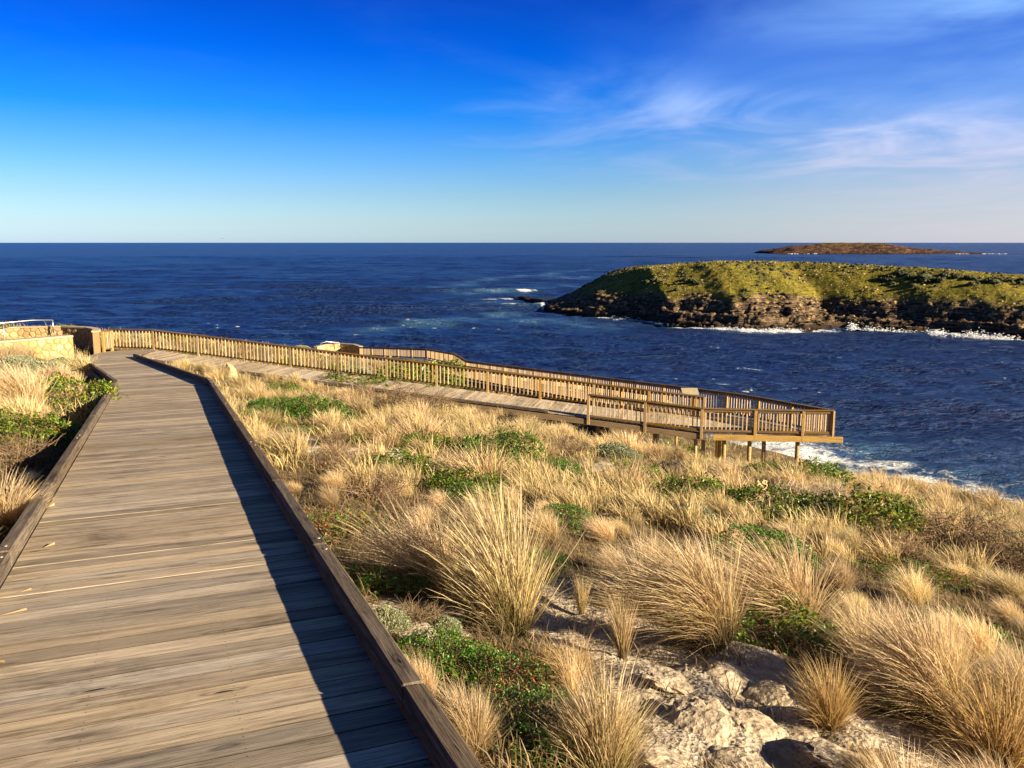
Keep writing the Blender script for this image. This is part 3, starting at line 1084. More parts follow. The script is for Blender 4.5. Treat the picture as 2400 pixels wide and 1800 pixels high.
def lay_planks(parent, base, poly, zf, d, mat, wdt=0.172, gap=0.0080, joined=None, seed=1):
    r = random.Random(seed)
    ss = [np.asarray(p) @ d for p in poly]
    s = min(ss)
    ang_ = math.atan2(-d[0], d[1])            # local Y -> d
    while s < max(ss) - 0.02:
        g = gap * r.choice((.45, .5, .55, .6, .9, 1.6))
        pl = clip_strip(poly, d, s + g / 2, s + wdt - g / 2)
        s += wdt
        if len(pl) < 3:
            continue
        pl = [p for i, p in enumerate(pl) if np.linalg.norm(p - pl[i - 1]) > 1e-4]
        if len(pl) < 3:
            continue
        c2 = np.mean(pl, 0)
        vs, fs = plank_geo(pl, zf, d, c2, dz=r.uniform(-.0012, .0012))
        # orientation
        a0 = sum((pl[i][0] * pl[(i + 1) % len(pl)][1] - pl[(i + 1) % len(pl)][0] * pl[i][1]) for i in range(len(pl)))
        if a0 < 0:
            fs = [f[::-1] for f in fs]
        if joined is not None:
            cx = np.array([d[1], -d[0]])
            o0 = len(joined[0])
            for u, v, zz in vs:
                q_ = c2 + cx * u + d * v
                joined[0].append((q_[0] - base[0], q_[1] - base[1], zz + zf(c2[0], c2[1]) - base[2]))
            joined[1].extend([[i + o0 for i in f] for f in fs])
            continue
        me = bpy.data.meshes.new("plank")
        me.from_pydata(vs, [], fs)
        me.update()
        me.materials.append(mat)
        if r.random() < .90:                     # most board sides coloured dark to imitate shade in the gaps
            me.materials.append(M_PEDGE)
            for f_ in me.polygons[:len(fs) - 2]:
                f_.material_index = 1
        link("plank", me, parent, (c2[0] - base[0], c2[1] - base[1], float(zf(c2[0], c2[1])) - base[2]), (0, 0, ang_))


def v3(p, z):
    return Vector((float(p[0]), float(p[1]), float(z)))


BOLT = cyl_mesh("bolt", 0.015, 0.009, M_BOLT, 8)


def kerb_run(parent, base, a, b, zf, pieces, off, wd=0.098, ht=0.125, bolts=True, gap=0.006):
    """row of square kerb timbers laid on the deck edge, offset sideways so the inner face sits on the edge line"""
    a = np.asarray(a, float)
    b = np.asarray(b, float)
    L = np.linalg.norm(b - a)
    d = (b - a) / L
    n_ = np.array([d[1], -d[0]]) * off
    t0 = 0
    for i, ln in enumerate(pieces):
        t1 = min(L, t0 + ln)
        if t0 >= L - 0.05:
            break
        if i == len(pieces) - 1:
            t1 = L
        p0 = a + d * (t0 + gap) + n_
        p1 = a + d * (t1 - gap) + n_
        jz = random.uniform(-.004, .004)
        A = v3(p0, zf(*p0) + ht / 2 + jz)
        B = v3(p1, zf(*p1) + ht / 2 + jz)
        k = beam("kerb_beam", A, B, wd * random.uniform(.96, 1.04), ht, M_KERB, parent, base, 0.010)
        if bolts:
            for e in ((-1,) if i % 2 else (1,)):
                bo = link("bolt", BOLT, k, (e * ((t1 - t0) / 2 - 0.14), random.uniform(-.015, .015), ht / 2 - 0.003))
        t0 = t1


def bearers(parent, base, a, b, zf, offs, drop, wd=0.09, ht=0.19):
    a = np.asarray(a, float)
    b = np.asarray(b, float)
    d = (b - a) / np.linalg.norm(b - a)
    n_ = np.array([d[1], -d[0]])
    for o in offs:
        p0, p1 = a + n_ * o, b + n_ * o
        beam("bearer", v3(p0, zf(*p0) - drop), v3(p1, zf(*p1) - drop), wd, ht, M_BEAR, parent, base)


# upper boardwalk: long straight, slight bend, landing by the stone walls
base = (0, 2, float(z1(0, 2)) - 0.3)
bw = thing("boardwalk", base, "long weathered plank boardwalk with low kerb timbers running down to the stone-walled landing", "boardwalk")
lay_planks(bw, base, SEC1, z1, D1, M_PLANK, seed=2)
lay_planks(bw, base, SEC2, z2, D2, M_PLANK, seed=3)
lay_planks(bw, base, LAND, z2, D2, M_PLANK, wdt=0.215, seed=4)
r_edge = D1 * -2.0 + P1 * 0.850
l_edge = D1 * -2.0 + P1 * -1.065
kerb_run(bw, base, r_edge, BR, z1, [2.3, 3.1, 2.4, 2.4, 2.4, 2.4, 2.4, 2.4, 2.4, 3.0], 0.0525)
kerb_run(bw, base, BR, LG, z2, [2.4] * 5 + [9], 0.0525)
kerb_run(bw, base, l_edge, BL, z1, [2.9, 2.4, 3.3, 2.5, 3.3, 2.4, 3.2, 9], -0.0525)
kerb_run(bw, base, BL, LA, z2, [2.4] * 3 + [9], -0.0525)
c0, c1_ = D1 * -2.0, D1 * 20.6
bearers(bw, base, c0, c1_, z1, (-0.9, -0.1, 0.7), 0.15)
m0, m1_ = (BL + BR) / 2 + D2 * .5, (LA + LG) / 2 - D2 * 1.0
bearers(bw, base, m0, m1_, z2, (-0.85, 0, 0.85), 0.15)
# dark side skirting boards below the bend on the left
for a_, b_, zf, of in ((l_edge + D1 * 3, BL, z1, -0.13), (BL, LA, z2, -0.13), (r_edge + D1 * 3, BR, z1, 0.13), (BR, LG, z2, 0.13)):
    d_ = (b_ - a_) / np.linalg.norm(b_ - a_)
    nn = np.array([d_[1], -d_[0]]) * of
    beam("fascia_board", v3(a_ + nn, zf(*(a_ + nn)) - 0.17), v3(b_ + nn - d_ * .08, zf(*(b_ + nn)) - 0.17), 0.035, 0.26, M_BEAR, bw, base)

# lower ramp from the landing to the viewing platform
base2 = tuple(float(c) for c in (R2A[0] + 14, R2A[1] - 3, z3(R2A[0] + 14, R2A[1] - 3) - 0.3))
rw = thing("ramp_walkway", base2, "straight plank ramp with one railing descending from the stone walls to the stilted platform", "ramp")
lay_planks(rw, base2, RAMP2, z3, D3, M_PLANK, seed=5)
na, nb = RAMP2[0], RAMP2[1]
kerb_run(rw, base2, na, nb - D3 * 6.2, z3, [2.4] * 9 + [9], 0.05, bolts=False, wd=.1, ht=.11)
bearers(rw, base2, R2A + D3 * 2.6 + N3 * 1.3, R2B + N3 * 1.3, z3, (-1.2, 0.0, 1.2), 0.15)
beam("fascia_board", v3(na + N3 * .06, z3(*na) - 0.16), v3(nb + N3 * .06, z3(*nb) - 0.16), 0.045, 0.22, M_BEAR, rw, base2)

POLES = {}


def pole(parent, base, x, y, ztop, r=0.09, extra=0.35):
    g_ = float(gz_near(x, y))
    L = ztop - g_ + extra
    key = round(r, 3)
    me = POLES.get(key)
    if me is None:
        me = POLES[key] = cyl_mesh("support_pole", r, 1.0, M_POLE, 12, 0.97)
    o = link("support_pole", me, parent, (x - base[0], y - base[1], g_ - extra - base[2]))
    o.scale = (1, 1, max(L, .3))
    return o


for s_ in (6, 9.5, 13, 16.5, 19.2, 21.6, 23.9, 26.2, 27.8):
    for o_ in (0.25, 2.3):
        p_ = R2A + D3 * s_ + N3 * o_
        pole(rw, base2, p_[0], p_[1], float(z3(*p_)) - 0.24, 0.075)

# viewing platform on stilts
base3 = (9.5, 35.2, ZP - 1.4)
zpf = lambda x, y: ZP + 0 * x
vp = thing("viewing_platform", base3, "wedge-shaped timber viewing platform standing on round stilts above the surf", "platform")
lay_planks(vp, base3, PLAT, zpf, D3, M_PLANK, seed=6)
pa, pb = PLAT[0], PLAT[1]
dd = (pb - pa) / np.linalg.norm(pb - pa)
nn = np.array([dd[1], -dd[0]])
beam("fascia_board", v3(pa + nn * .05 + dd * .3, ZP - 0.155), v3(pb + nn * .05 + dd * .3, ZP - 0.155), 0.07, 0.23, M_POLE, vp, base3, 0.01)
for i in range(1, 5):
    a_, b_ = PLAT[i], PLAT[i + 1]
    d_ = (b_ - a_) / np.linalg.norm(b_ - a_)
    n_ = np.array([d_[1], -d_[0]]) * .04
    beam("fascia_board", v3(a_ + n_, ZP - .15), v3(b_ + n_ - d_ * .04, ZP - .15), 0.05, 0.2, M_BEAR, vp, base3)
for t_ in (0.18, 0.62, 1.06):
    q0 = pa + dd * (4.55 * t_ * .86) + nn * -.25
    q1 = q0 + np.array([-0.2, 2.6 - 1.5 * t_])
    beam("joist", v3(q0, ZP - .19), v3(q1, ZP - .19), .09, .2, M_BEAR, vp, base3)
for x_, y_ in ((8.35, 33.62), (9.35, 33.62), (11.15, 33.35), (10.0, 33.9), (8.6, 35.4), (8.9, 37.0), (9.9, 35.6), (7.75, 34.6)):
    pole(vp, base3, x_, y_, ZP - 0.06, 0.085, 0.6)
tb, tf = tube_np([v3((9.5, 33.6), ZP - .3), v3((9.15, 33.9), ZP - 1.3)], [.012, .012], 5)
link("brace_rod", mesh_np("brace_rod", tb - np.array(base3), tf, M_METAL), vp)

# second descent: from the platform back towards the far lookout
base4 = (1.5, 50, float(z4(1.5, 50)) - .4)
r3 = thing("ramp_walkway", base4, "plank ramp railed on both sides leading from the stilted platform to the far lookout", "ramp")
lay_planks(r3, base4, RAMP3, z4, D4, M_PLANK, seed=7)
bearers(r3, base4, np.array((7.0, 37.9)), np.array((-4.2, 63.4)), z4, (-1.0, 0, 1.0), 0.15)
for a_, b_ in (((6.0, 36.8), (-5.35, 63.1)), ((8.25, 38.2), (-3.25, 64))):
    a_, b_ = np.array(a_), np.array(b_)
    beam("fascia_board", v3(a_, z4(*a_) - .16), v3(b_, z4(*b_) - .16), .04, .22, M_BEAR, r3, base4)
    for k in range(9):
        p_ = a_ + (b_ - a_) * (k + .5) / 9
        pole(r3, base4, p_[0], p_[1], float(z4(*p_)) - .27, .07)
for k in range(8):                                       # low cross rails under the ramp
    pass
base5 = (-9, 84, -12.2)
lk = thing("lookout_deck", base5, "far timber deck joining the lower ramp to the stone lookout at the point", "deck")
J = ([], [])
for Q, zf, a_, b_ in ((Q4, zq4, (-3.3, 64), (-4.97, 75)), (Q5, zq5, (-4.97, 75), (-8.4, 86)), (Q6, zq6, (-8.4, 86), (-17, 97))):
    d_ = np.array(b_, float) - np.array(a_, float)
    lay_planks(lk, base5, Q, zf, d_ / np.linalg.norm(d_), M_PLANK, .2, joined=J, seed=9)
me = bpy.data.meshes.new("decking")
me.from_pydata(*[J[0], [], J[1]])
me.update()
me.materials.append(M_PLANK)
kind(link("decking", me, lk), 'stuff')
for a_, b_, zf in (((-5.3, 63.1), (-8, 75.2), zq4), ((-8, 75.2), (-14.5, 84.5), zq5), ((-14.5, 84.5), (-21.5, 95.5), zq6), ((-3.3, 64), (-4.97, 75), zq4), ((-4.97, 75), (-8.4, 86), zq5)):
    beam("fascia_board", v3(a_, zf(*a_) - .2), v3(b_, zf(*b_) - .2), .05, .3, M_BEAR, lk, base5)
    for k in range(4):
        p_ = np.array(a_) + (np.array(b_) - np.array(a_)) * (k + .5) / 4
        pole(lk, base5, p_[0], p_[1], float(zf(*p_)) - .3, .07)

# ------------------------------------------------------------------ railings
BALM = {}


def railing(name, pts, label, group=None, H=0.95, nb=12, post=0.11, rail_h=0.13, rail_w=0.07, post_below=0.05, side=None, low=0.12, bal=0.045, cat="railing", rmat=None, bottom=True, skip=()):
    """pts: list of 3D deck points where posts stand"""
    pts = [Vector(p) for p in pts]
    base = (pts[0] + pts[-1]) / 2
    t = thing(name, base, label, cat, group)
    rmat = rmat or M_RAIL
    pm = box_mesh("post", post, post, H + post_below + 0.0, M_POLE, .008)
    for i, p in enumerate(pts):
        dirv_ = (pts[min(i + 1, len(pts) - 1)] - pts[max(i - 1, 0)])
        link("post", pm, t, p + Vector((0, 0, (H - post_below) / 2)) - base, (0, 0, math.atan2(dirv_.y, dirv_.x)))
    for i, (a, b) in enumerate(zip(pts[:-1], pts[1:])):
        d = (b - a).normalized()
        hdir = Vector((d.x, d.y, 0)).normalized()
        n = Vector((hdir.y, -hdir.x, 0))
        up = Vector((0, 0, 1))
        g = 0.004
        # top rail sits on the posts
        beam("top_rail", a + up * (H + 0.022 + .002) + d * g, b + up * (H + 0.022 + .002) - d * g, rail_w * 2.0, 0.044, rmat, t, base, .005)
        e = post / 2 + .003
        beam("mid_rail", a + up * (H - 0.062) + d * e, b + up * (H - 0.062) - d * e, .045, rail_h * .7, rmat, t, base, .004)
        if bottom:
            beam("bottom_rail", a + up * low + d * e, b + up * low - d * e, .045, .085, rmat, t, base, .004)
        L = (b - a).length
        slope = (b.z - a.z) / max((Vector((b.x, b.y)) - Vector((a.x, a.y))).length, 1e-6)
        h0 = low + .02
        h1 = H - 0.03
        key = (round(h1 - h0, 3), bal)
        bm_ = BALM.get(key)
        if bm_ is None:
            bm_ = BALM[key] = box_mesh("baluster", bal, bal * .8, h1 - h0, M_BAL, .004)
        for k in range(nb):
            q = a + (b - a) * ((k + 1) / (nb + 1))
            o = link("baluster", bm_, t, q + up * ((h0 + h1) / 2) - n * (side * (0.0225 + bal * .4 + .002) if side else 0) - base, (0, 0, math.atan2(hdir.y, hdir.x)))
    return t


posts2 = []
for k in range(13):
    s_ = 2.345 * k + 0.0
    if s_ > 28.3:
        break
    p_ = R2A + D3 * min(s_, 28.1) - N3 * 0.03
    zz = float(z3(*p_)) if s_ > 2.5 else float(z3(*p_)) 
    posts2.append((p_[0], p_[1], zz))
railing("railing", posts2, "brown timber railing along the seaward side of the ramp below the stone walls", nb=12, side=-1)
p_ = R2A - D3 * 0.42 - N3 * 0.03
front = []
for px_i, fr_ in ((1386, 0), (1522, 0), (1660, 0)):
    # where the line of sight meets the near edge of the ramp
    u = (px_i - 1200) / F_PX
    best = min((abs((RAMP2[0] + (RAMP2[1] - RAMP2[0]) * t)[0] / (RAMP2[0] + (RAMP2[1] - RAMP2[0]) * t)[1] - u * 0.985), t) for t in np.linspace(0, 1, 900))[1]
    q_ = RAMP2[0] + (RAMP2[1] - RAMP2[0]) * best + N3 * .06
    front.append((q_[0], q_[1], float(z3(*q_))))
front += [(pa[0] + dd[0] * 1.9 + nn[0] * .03, pa[1] + dd[1] * 1.9 + nn[1] * .03, ZP), (pa[0] + dd[0] * 3.7 + nn[0] * .03, pa[1] + dd[1] * 3.7 + nn[1] * .03, ZP), (12.37, 33.06, ZP)]
railing("railing", front, "sunlit timber railing round the landward edge of the stilted platform", nb=12, side=1, post_below=0.26, low=.10)
backp = [(12.37, 33.06), (11.24, 34.55), (10.3, 35.94), (9.25, 37.12), (8.15, 38.1)]
railing("railing", [(x, y, ZP) for x, y in backp], "timber railing along the seaward edge of the stilted platform", nb=11, side=1)


def evenly(a, b, n, zf):
    a, b = np.array(a, float), np.array(b, float)
    return [(*(a + (b - a) * i / n), float(zf(*(a + (b - a) * i / n)))) for i in range(n + 1)]


railing("railing", evenly((8.05, 38.25), (-3.35, 64.0), 12, z4), "long timber railing on the seaward side of the descending far ramp", nb=12, side=1)
railing("railing", evenly((5.9, 37.1), (-5.2, 63.05), 12, z4), "timber railing on the landward side of the descending far ramp, behind the lower ramp", nb=12, side=-1)
railing("railing", evenly((-3.35, 64.0), (-5.0, 75), 5, zq4) + evenly((-5.0, 75), (-8.4, 86), 6, zq5)[1:], "golden timber railing climbing the bend of the far deck", nb=12, side=1)
railing("railing", evenly((-8.45, 86.1), (-17.0, 97), 5, zq6), "grey shaded timber railing at the seaward end of the far deck", nb=14, side=1)

# ------------------------------------------------------------------ stone walls
def voronoi_cells(w_, h_, pts):
    cells = []
    for i, p in enumerate(pts):
        poly = [np.array(q, float) for q in ((0, 0), (w_, 0), (w_, h_), (0, h_))]
        for j, q in enumerate(pts):
            if i == j or (q[0] - p[0]) ** 2 + (q[1] - p[1]) ** 2 > 1.6:
                continue
            mid = (p + q) / 2
            nrm = q - p
            o = []
            for k in range(len(poly)):
                a, b = poly[k], poly[(k + 1) % len(poly)]
                fa_, fb_ = (a - mid) @ nrm, (b - mid) @ nrm
                if fa_ <= 0:
                    o.append(a)
                if (fa_ < 0 < fb_) or (fb_ < 0 < fa_):
                    o.append(a + (b - a) * (fa_ / (fa_ - fb_)))
            poly = o
            if len(poly) < 3:
                break
        if len(poly) >= 3:
            cells.append(poly)
    return cells


def stone_wall(plan, zb, zt, label, th=0.38, size=0.30, seed=1, cop=0.07, cap_mat=None, faces=True, sides=(1,)):
    """plan: list of xy points (base line of the visible face), zb/zt functions of arc length"""
    plan = [np.array(p, float) for p in plan]
    seg = [np.linalg.norm(b - a) for a, b in zip(plan[:-1], plan[1:])]
    cum = np.concatenate([[0], np.cumsum(seg)])
    Lt = cum[-1]
    base = (plan[0][0], plan[0][1], zb(0))
    t = thing("stone_wall", base, label, "wall")

    def P(s, off=0.0):
        s = min(max(s, 0), Lt)
        k = min(int(np.searchsorted(cum, s, 'right')) - 1, len(seg) - 1)
        d = (plan[k + 1] - plan[k]) / seg[k]
        n = np.array([d[1], -d[0]])           # visible side (towards the camera when plan runs left to right)
        return plan[k] + d * (s - cum[k]) + n * off
    # core and coping
    ss = sorted(set(list(np.linspace(0, Lt, max(3, int(Lt / .4)))) + list(cum)))
    for nm, o0, o1, f0, f1, mt in (("mortar_core", 0, -th, lambda s: zb(s) - .5, lambda s: zt(s) - cop, M_MORTAR), ("coping", .045, -th - .045, lambda s: zt(s) - cop + .002, zt, cap_mat or M_COPING)):
        vs = []
        for s in ss:
            a = P(s, o0)
            b = P(s, o1)
            vs += [(a[0], a[1], f0(s)), (a[0], a[1], f1(s)), (b[0], b[1], f1(s)), (b[0], b[1], f0(s))]
        fs = []
        for k in range(len(ss) - 1):
            for j in range(4):
                fs.append([k * 4 + j, (k + 1) * 4 + j, (k + 1) * 4 + (j + 1) % 4, k * 4 + (j + 1) % 4])
        fs += [[0, 1, 2, 3], [len(vs) - 1, len(vs) - 2, len(vs) - 3, len(vs) - 4]]
        me = bpy.data.meshes.new(nm)
        me.from_pydata([(x - base[0], y - base[1], z - base[2]) for x, y, z in vs], [], fs)
        me.update()
        me.materials.append(mt)
        link(nm, me, t)
    # stones, each its own block standing proud of the mortar
    r = np.random.default_rng(seed)
    hh = max(zt(0), zt(Lt)) - min(zb(0), zb(Lt)) - cop
    pts = []
    tries = 0
    while tries < 4000 and len(pts) < 260:
        tries += 1
        c = np.array([r.uniform(0, Lt), r.uniform(0, hh)])
        if all(np.hypot((c[0] - q[0]) * .8, c[1] - q[1]) > size * .62 for q in pts):
            pts.append(c)
    for cell in voronoi_cells(Lt, hh, pts):
        c = np.mean(cell, 0)
        # round the outline and shrink for the joint
        ring = []
        m_ = len(cell)
        for k in range(m_):
            a, b = cell[k], cell[(k + 1) % m_]
            ring += [a + (b - a) * .25, a + (b - a) * .75]
        shr = 0.022
        ring = [c + (p - c) * max(0.3, 1 - shr / (np.linalg.norm(p - c) + 1e-6)) for p in ring]
        pr = r.uniform(.018, .04)
        zc0 = zb(c[0])
        cc = P(c[0], 0)
        vs = []
        for f_, o_ in ((1.0, -.02), (1.0, pr * .5), (.78, pr)):
            for p in ring:
                q = c + (p - c) * f_
                w3 = P(q[0], o_)
                vs.append((w3[0] - base[0], w3[1] - base[1], min(zb(q[0]) + q[1], zt(q[0]) - cop - .01) - base[2]))
        k_ = len(ring)
        fs = []
        for rr_ in range(2):
            for i in range(k_):
                j = (i + 1) % k_
                fs.append([rr_ * k_ + i, rr_ * k_ + j, (rr_ + 1) * k_ + j, (rr_ + 1) * k_ + i])
        fs.append(list(range(2 * k_, 3 * k_)))
        o_c = np.mean(vs, 0)
        me = bpy.data.meshes.new("stone")
        me.from_pydata([tuple(np.array(v) - o_c) for v in vs], [], fs)
        me.update()
        me.materials.append(M_STONE)
        link("stone", me, t, o_c)
    return t


# near wall beside the landing (runs left to right, the face looks at the camera and the sun)
stone_wall([(-21.6, 28.6), (-18.75, 32.0), (-17.15, 34.0)], lambda s: -4.55, lambda s: -3.58, "low sunlit limestone wall in front of the landing, shrubs at its foot", seed=3)
stone_wall([(-27.5, 39.6), (-25.8, 41.3), (-24.0, 42.3), (-22.0, 42.6), (-20.5, 42.0), (-19.75, 41.2), (-19.35, 40.2)], lambda s: -5.15, lambda s: -4.03 - 0.00 * s, "curved limestone wall of the landing bay, half in shadow beside the railing", seed=5, th=.24)
stone_wall([(-21.8, 97.3), (-21.2, 99.4), (-19.8, 100.2), (-18.2, 99.5), (-17.1, 97.4)], lambda s: -12.7, lambda s: -11.5, "curved limestone wall of the far lookout beyond the lower ramp", seed=7, size=.42)
stone_wall([(-20.2, 92.0), (-19.0, 92.7), (-17.8, 93.2)], lambda s: -12.6, lambda s: -12.0, "short pale limestone wall in front of the far lookout", seed=9, size=.42)


def handrail(pts, posts, label, r=0.022):
    base = posts[0][0]
    t = thing("metal_handrail", base, label, "handrail")
    v, f = tube_np(pts, [r] * len(pts), 8)
    link("rail", mesh_np("rail", v - np.array(base), f, M_METAL, True), t)
    for (a, hgt_) in posts:
        link("post", cyl_mesh("post", r * 1.35, hgt_, M_METAL, 8), t, np.array(a) - np.array(base))
    return t


a0 = at(7, 757, 41.0)
a1 = at(123, 750, 42.35)
handrail([a0 + np.array([-1.6, -1.2, -.06]), a0, (a0 + a1) / 2 + np.array([0, .35, .03]), a1], [(a0 - np.array([0, 0, 1.25]), 1.25), (a1 - np.array([0, 0, .62]), .62)], "galvanised metal handrail above the curved landing wall", 0.028)
b0, b1, b2_ = at(751, 805, 98.0), at(795, 803, 99.5), at(866, 812, 97.5)
handrail([b0, b0 + np.array([.5, .8, .12]), b1], [(b0 - np.array([0, 0, 1.3]), 1.3), (b1 - np.array([0, 0, .6]), .6)], "metal handrail on the far lookout wall", 0.03)

# stout posts where the railing meets the wall
pe = R2A + np.array([0.18, -1.55])
railing("railing", [(-19.28, 41.05, float(z2(-19.3, 41.0)) + .02), (-19.30, 41.95, float(z2(-19.3, 41.9)) + .03)], "short return of railing closing the gap to the curved stone wall", nb=4, side=-1)

# information board on the platform
sb = at(1616, 935, 37.4)
sgn = thing("information_board", (sb[0], sb[1], ZP), "small slanted information board on the stilted platform by the seaward railing", "sign")
pm_ = box_mesh("leg", .06, .06, .85, M_SIGNLEG, .006)
for sx_ in (-.26, .26):
    link("leg", pm_, sgn, (sx_, 0.0, .425))
bd = link("panel", box_mesh("panel", .70, .46, .035, M_SIGN, .006), sgn, (0, 0.0, .98), (R(28), 0, R(0)))
link("panel_frame", box_mesh("panel_frame", .76, .52, .02, M_SIGNLEG, .004), sgn, (0, 0.012, .957), (R(28), 0, 0))
# ------------------------------------------------------------------ vegetation meshes
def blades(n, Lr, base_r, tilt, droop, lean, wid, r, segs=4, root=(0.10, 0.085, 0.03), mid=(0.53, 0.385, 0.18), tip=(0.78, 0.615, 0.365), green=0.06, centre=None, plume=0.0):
    """n curved ribbons growing from a tuft; returns verts, quads, colours"""
    S = np.linspace(0, 1, segs + 1)
    az = r.uniform(0, 2 * math.pi, n)
    ti = np.abs(r.normal(0, tilt, n)).clip(0, 1.35)
    L = r.uniform(Lr[0], Lr[1], n) * (1 - 0.18 * ti)
    rb = base_r * np.sqrt(r.uniform(0, 1, n))
    ab = az + r.normal(0, .7, n)
    P = np.zeros((n, segs + 1, 3))
    P[:, 0, 0] = rb * np.cos(ab)
    P[:, 0, 1] = rb * np.sin(ab)
    P[:, 0, 2] = -0.03
    if centre is not None:
        P[:, 0, :] += centre
    dr = droop * r.uniform(.4, 1.5, n)
    ln = np.asarray(lean)[None] * r.uniform(.6, 1.35, (n, 1))
    D = np.zeros((n, segs, 3))
    for k in range(segs):
        s = (k + .5) / segs
        a = ti + dr * s * s
        d = np.stack([np.sin(a) * np.cos(az), np.sin(a) * np.sin(az), np.cos(a)], -1)
        d[:, :2] += ln * (s ** 1.2)
        d += r.normal(0, .04, d.shape)
        d /= np.linalg.norm(d, axis=1)[:, None]
        D[:, k] = d
        P[:, k + 1] = P[:, k] + d * (L / segs)[:, None]
    fz = r.uniform(0, 2 * math.pi, n)
    side = np.stack([np.cos(fz), np.sin(fz), np.zeros(n)], -1)
    W = wid * r.uniform(.65, 1.35, n)
    prof = np.interp(S, [0, .5, .8, 1], [1.0, .85, .6 + plume, .12])
    Lf = P - side[:, None] * (W[:, None] * prof[None])[..., None] * .5
    Rt = P + side[:, None] * (W[:, None] * prof[None])[..., None] * .5
    vs = np.stack([Lf, Rt], 2).reshape(-1, 3)
    k0 = (np.arange(n) * (segs + 1) * 2)[:, None] + (np.arange(segs) * 2)[None]
    fs = np.stack([k0, k0 + 1, k0 + 3, k0 + 2], -1).reshape(-1, 4)
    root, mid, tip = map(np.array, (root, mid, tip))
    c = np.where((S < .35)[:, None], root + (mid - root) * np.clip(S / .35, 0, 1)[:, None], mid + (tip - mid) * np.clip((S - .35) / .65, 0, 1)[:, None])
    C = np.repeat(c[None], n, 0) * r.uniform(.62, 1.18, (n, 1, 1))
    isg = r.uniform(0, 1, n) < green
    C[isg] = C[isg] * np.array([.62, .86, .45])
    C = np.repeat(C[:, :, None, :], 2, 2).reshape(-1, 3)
    return vs, fs, C


def merge(parts):
    V, F, C = [], [], []
    o = 0
    for v, f, c in parts:
        V.append(v)
        F.append(f + o)
        C.append(c)
        o += len(v)
    return np.concatenate(V), np.concatenate(F), np.concatenate(C)


LEAN = (-0.72, 0.16)
TUS_NEAR, TUS_MID, TUS_ORANGE = [], [], []
for k in range(10):
    r = np.random.default_rng(200 + k)
    lean = (LEAN[0] * r.uniform(.5, 1.5), LEAN[1] + r.normal(0, .2))
    parts = []
    nsub = int(r.integers(3, 6))
    for s_ in range(nsub):                     # a tussock is several tufts of unequal age grown together
        cen = np.array([r.normal(0, .085), r.normal(0, .085), 0])
        hs_ = r.uniform(.55, 1.0)
        ls_ = (lean[0] * r.uniform(.4, 1.6), lean[1] + r.normal(0, .25))
        pale = r.uniform(.8, 1.12)
        parts.append(blades(int(1500 / nsub), (.45 * hs_, 1.0 * hs_), .05 + .05 * r.uniform(), .24 + .16 * r.uniform(), .5 + .7 * r.uniform(), ls_, .0050, r, 5,
                            mid=tuple(np.array((.53, .39, .185)) * pale), tip=tuple(np.array((.78, .60, .335)) * pale), green=.10, centre=cen, plume=.25))
        parts.append(blades(170, (.75 * hs_, 1.1 * hs_), .06, .32, .55, ls_, .0032, r, 6, mid=(.56, .42, .21), tip=(.84, .69, .45), green=.0, centre=cen, plume=1.0))
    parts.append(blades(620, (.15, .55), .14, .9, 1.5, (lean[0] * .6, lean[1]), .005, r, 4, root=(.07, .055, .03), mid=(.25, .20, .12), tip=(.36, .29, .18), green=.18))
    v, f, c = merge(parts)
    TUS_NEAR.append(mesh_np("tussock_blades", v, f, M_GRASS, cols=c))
for k in range(12):
    r = np.random.default_rng(300 + k)
    lean = (LEAN[0] * r.uniform(.6, 1.3), LEAN[1] + r.normal(0, .15))
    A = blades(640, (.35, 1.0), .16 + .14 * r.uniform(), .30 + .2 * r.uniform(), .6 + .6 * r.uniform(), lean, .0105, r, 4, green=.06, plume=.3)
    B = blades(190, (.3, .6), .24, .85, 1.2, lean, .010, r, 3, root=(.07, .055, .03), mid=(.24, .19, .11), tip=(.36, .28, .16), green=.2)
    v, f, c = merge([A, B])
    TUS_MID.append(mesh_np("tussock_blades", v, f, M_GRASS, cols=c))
for k in range(3):
    r = np.random.default_rng(340 + k)
    v, f, c = blades(900, (.4, .95), .10, .62, .7, (-.2, 0), .006, r, 5, root=(.10, .065, .028), mid=(.40, .255, .095), tip=(.58, .42, .20), green=.03)
    TUS_ORANGE.append(mesh_np("tussock_blades", v, f, M_GRASS, cols=c))
SPIKE = []
for k in range(2):
    r = np.random.default_rng(350 + k)
    v, f, c = blades(260, (.6, 1.0), .035, .13, .25, (-.12, 0), .006, r, 4, green=.05)
    SPIKE.append(mesh_np("tussock_blades", v, f, M_GRASS, cols=c))


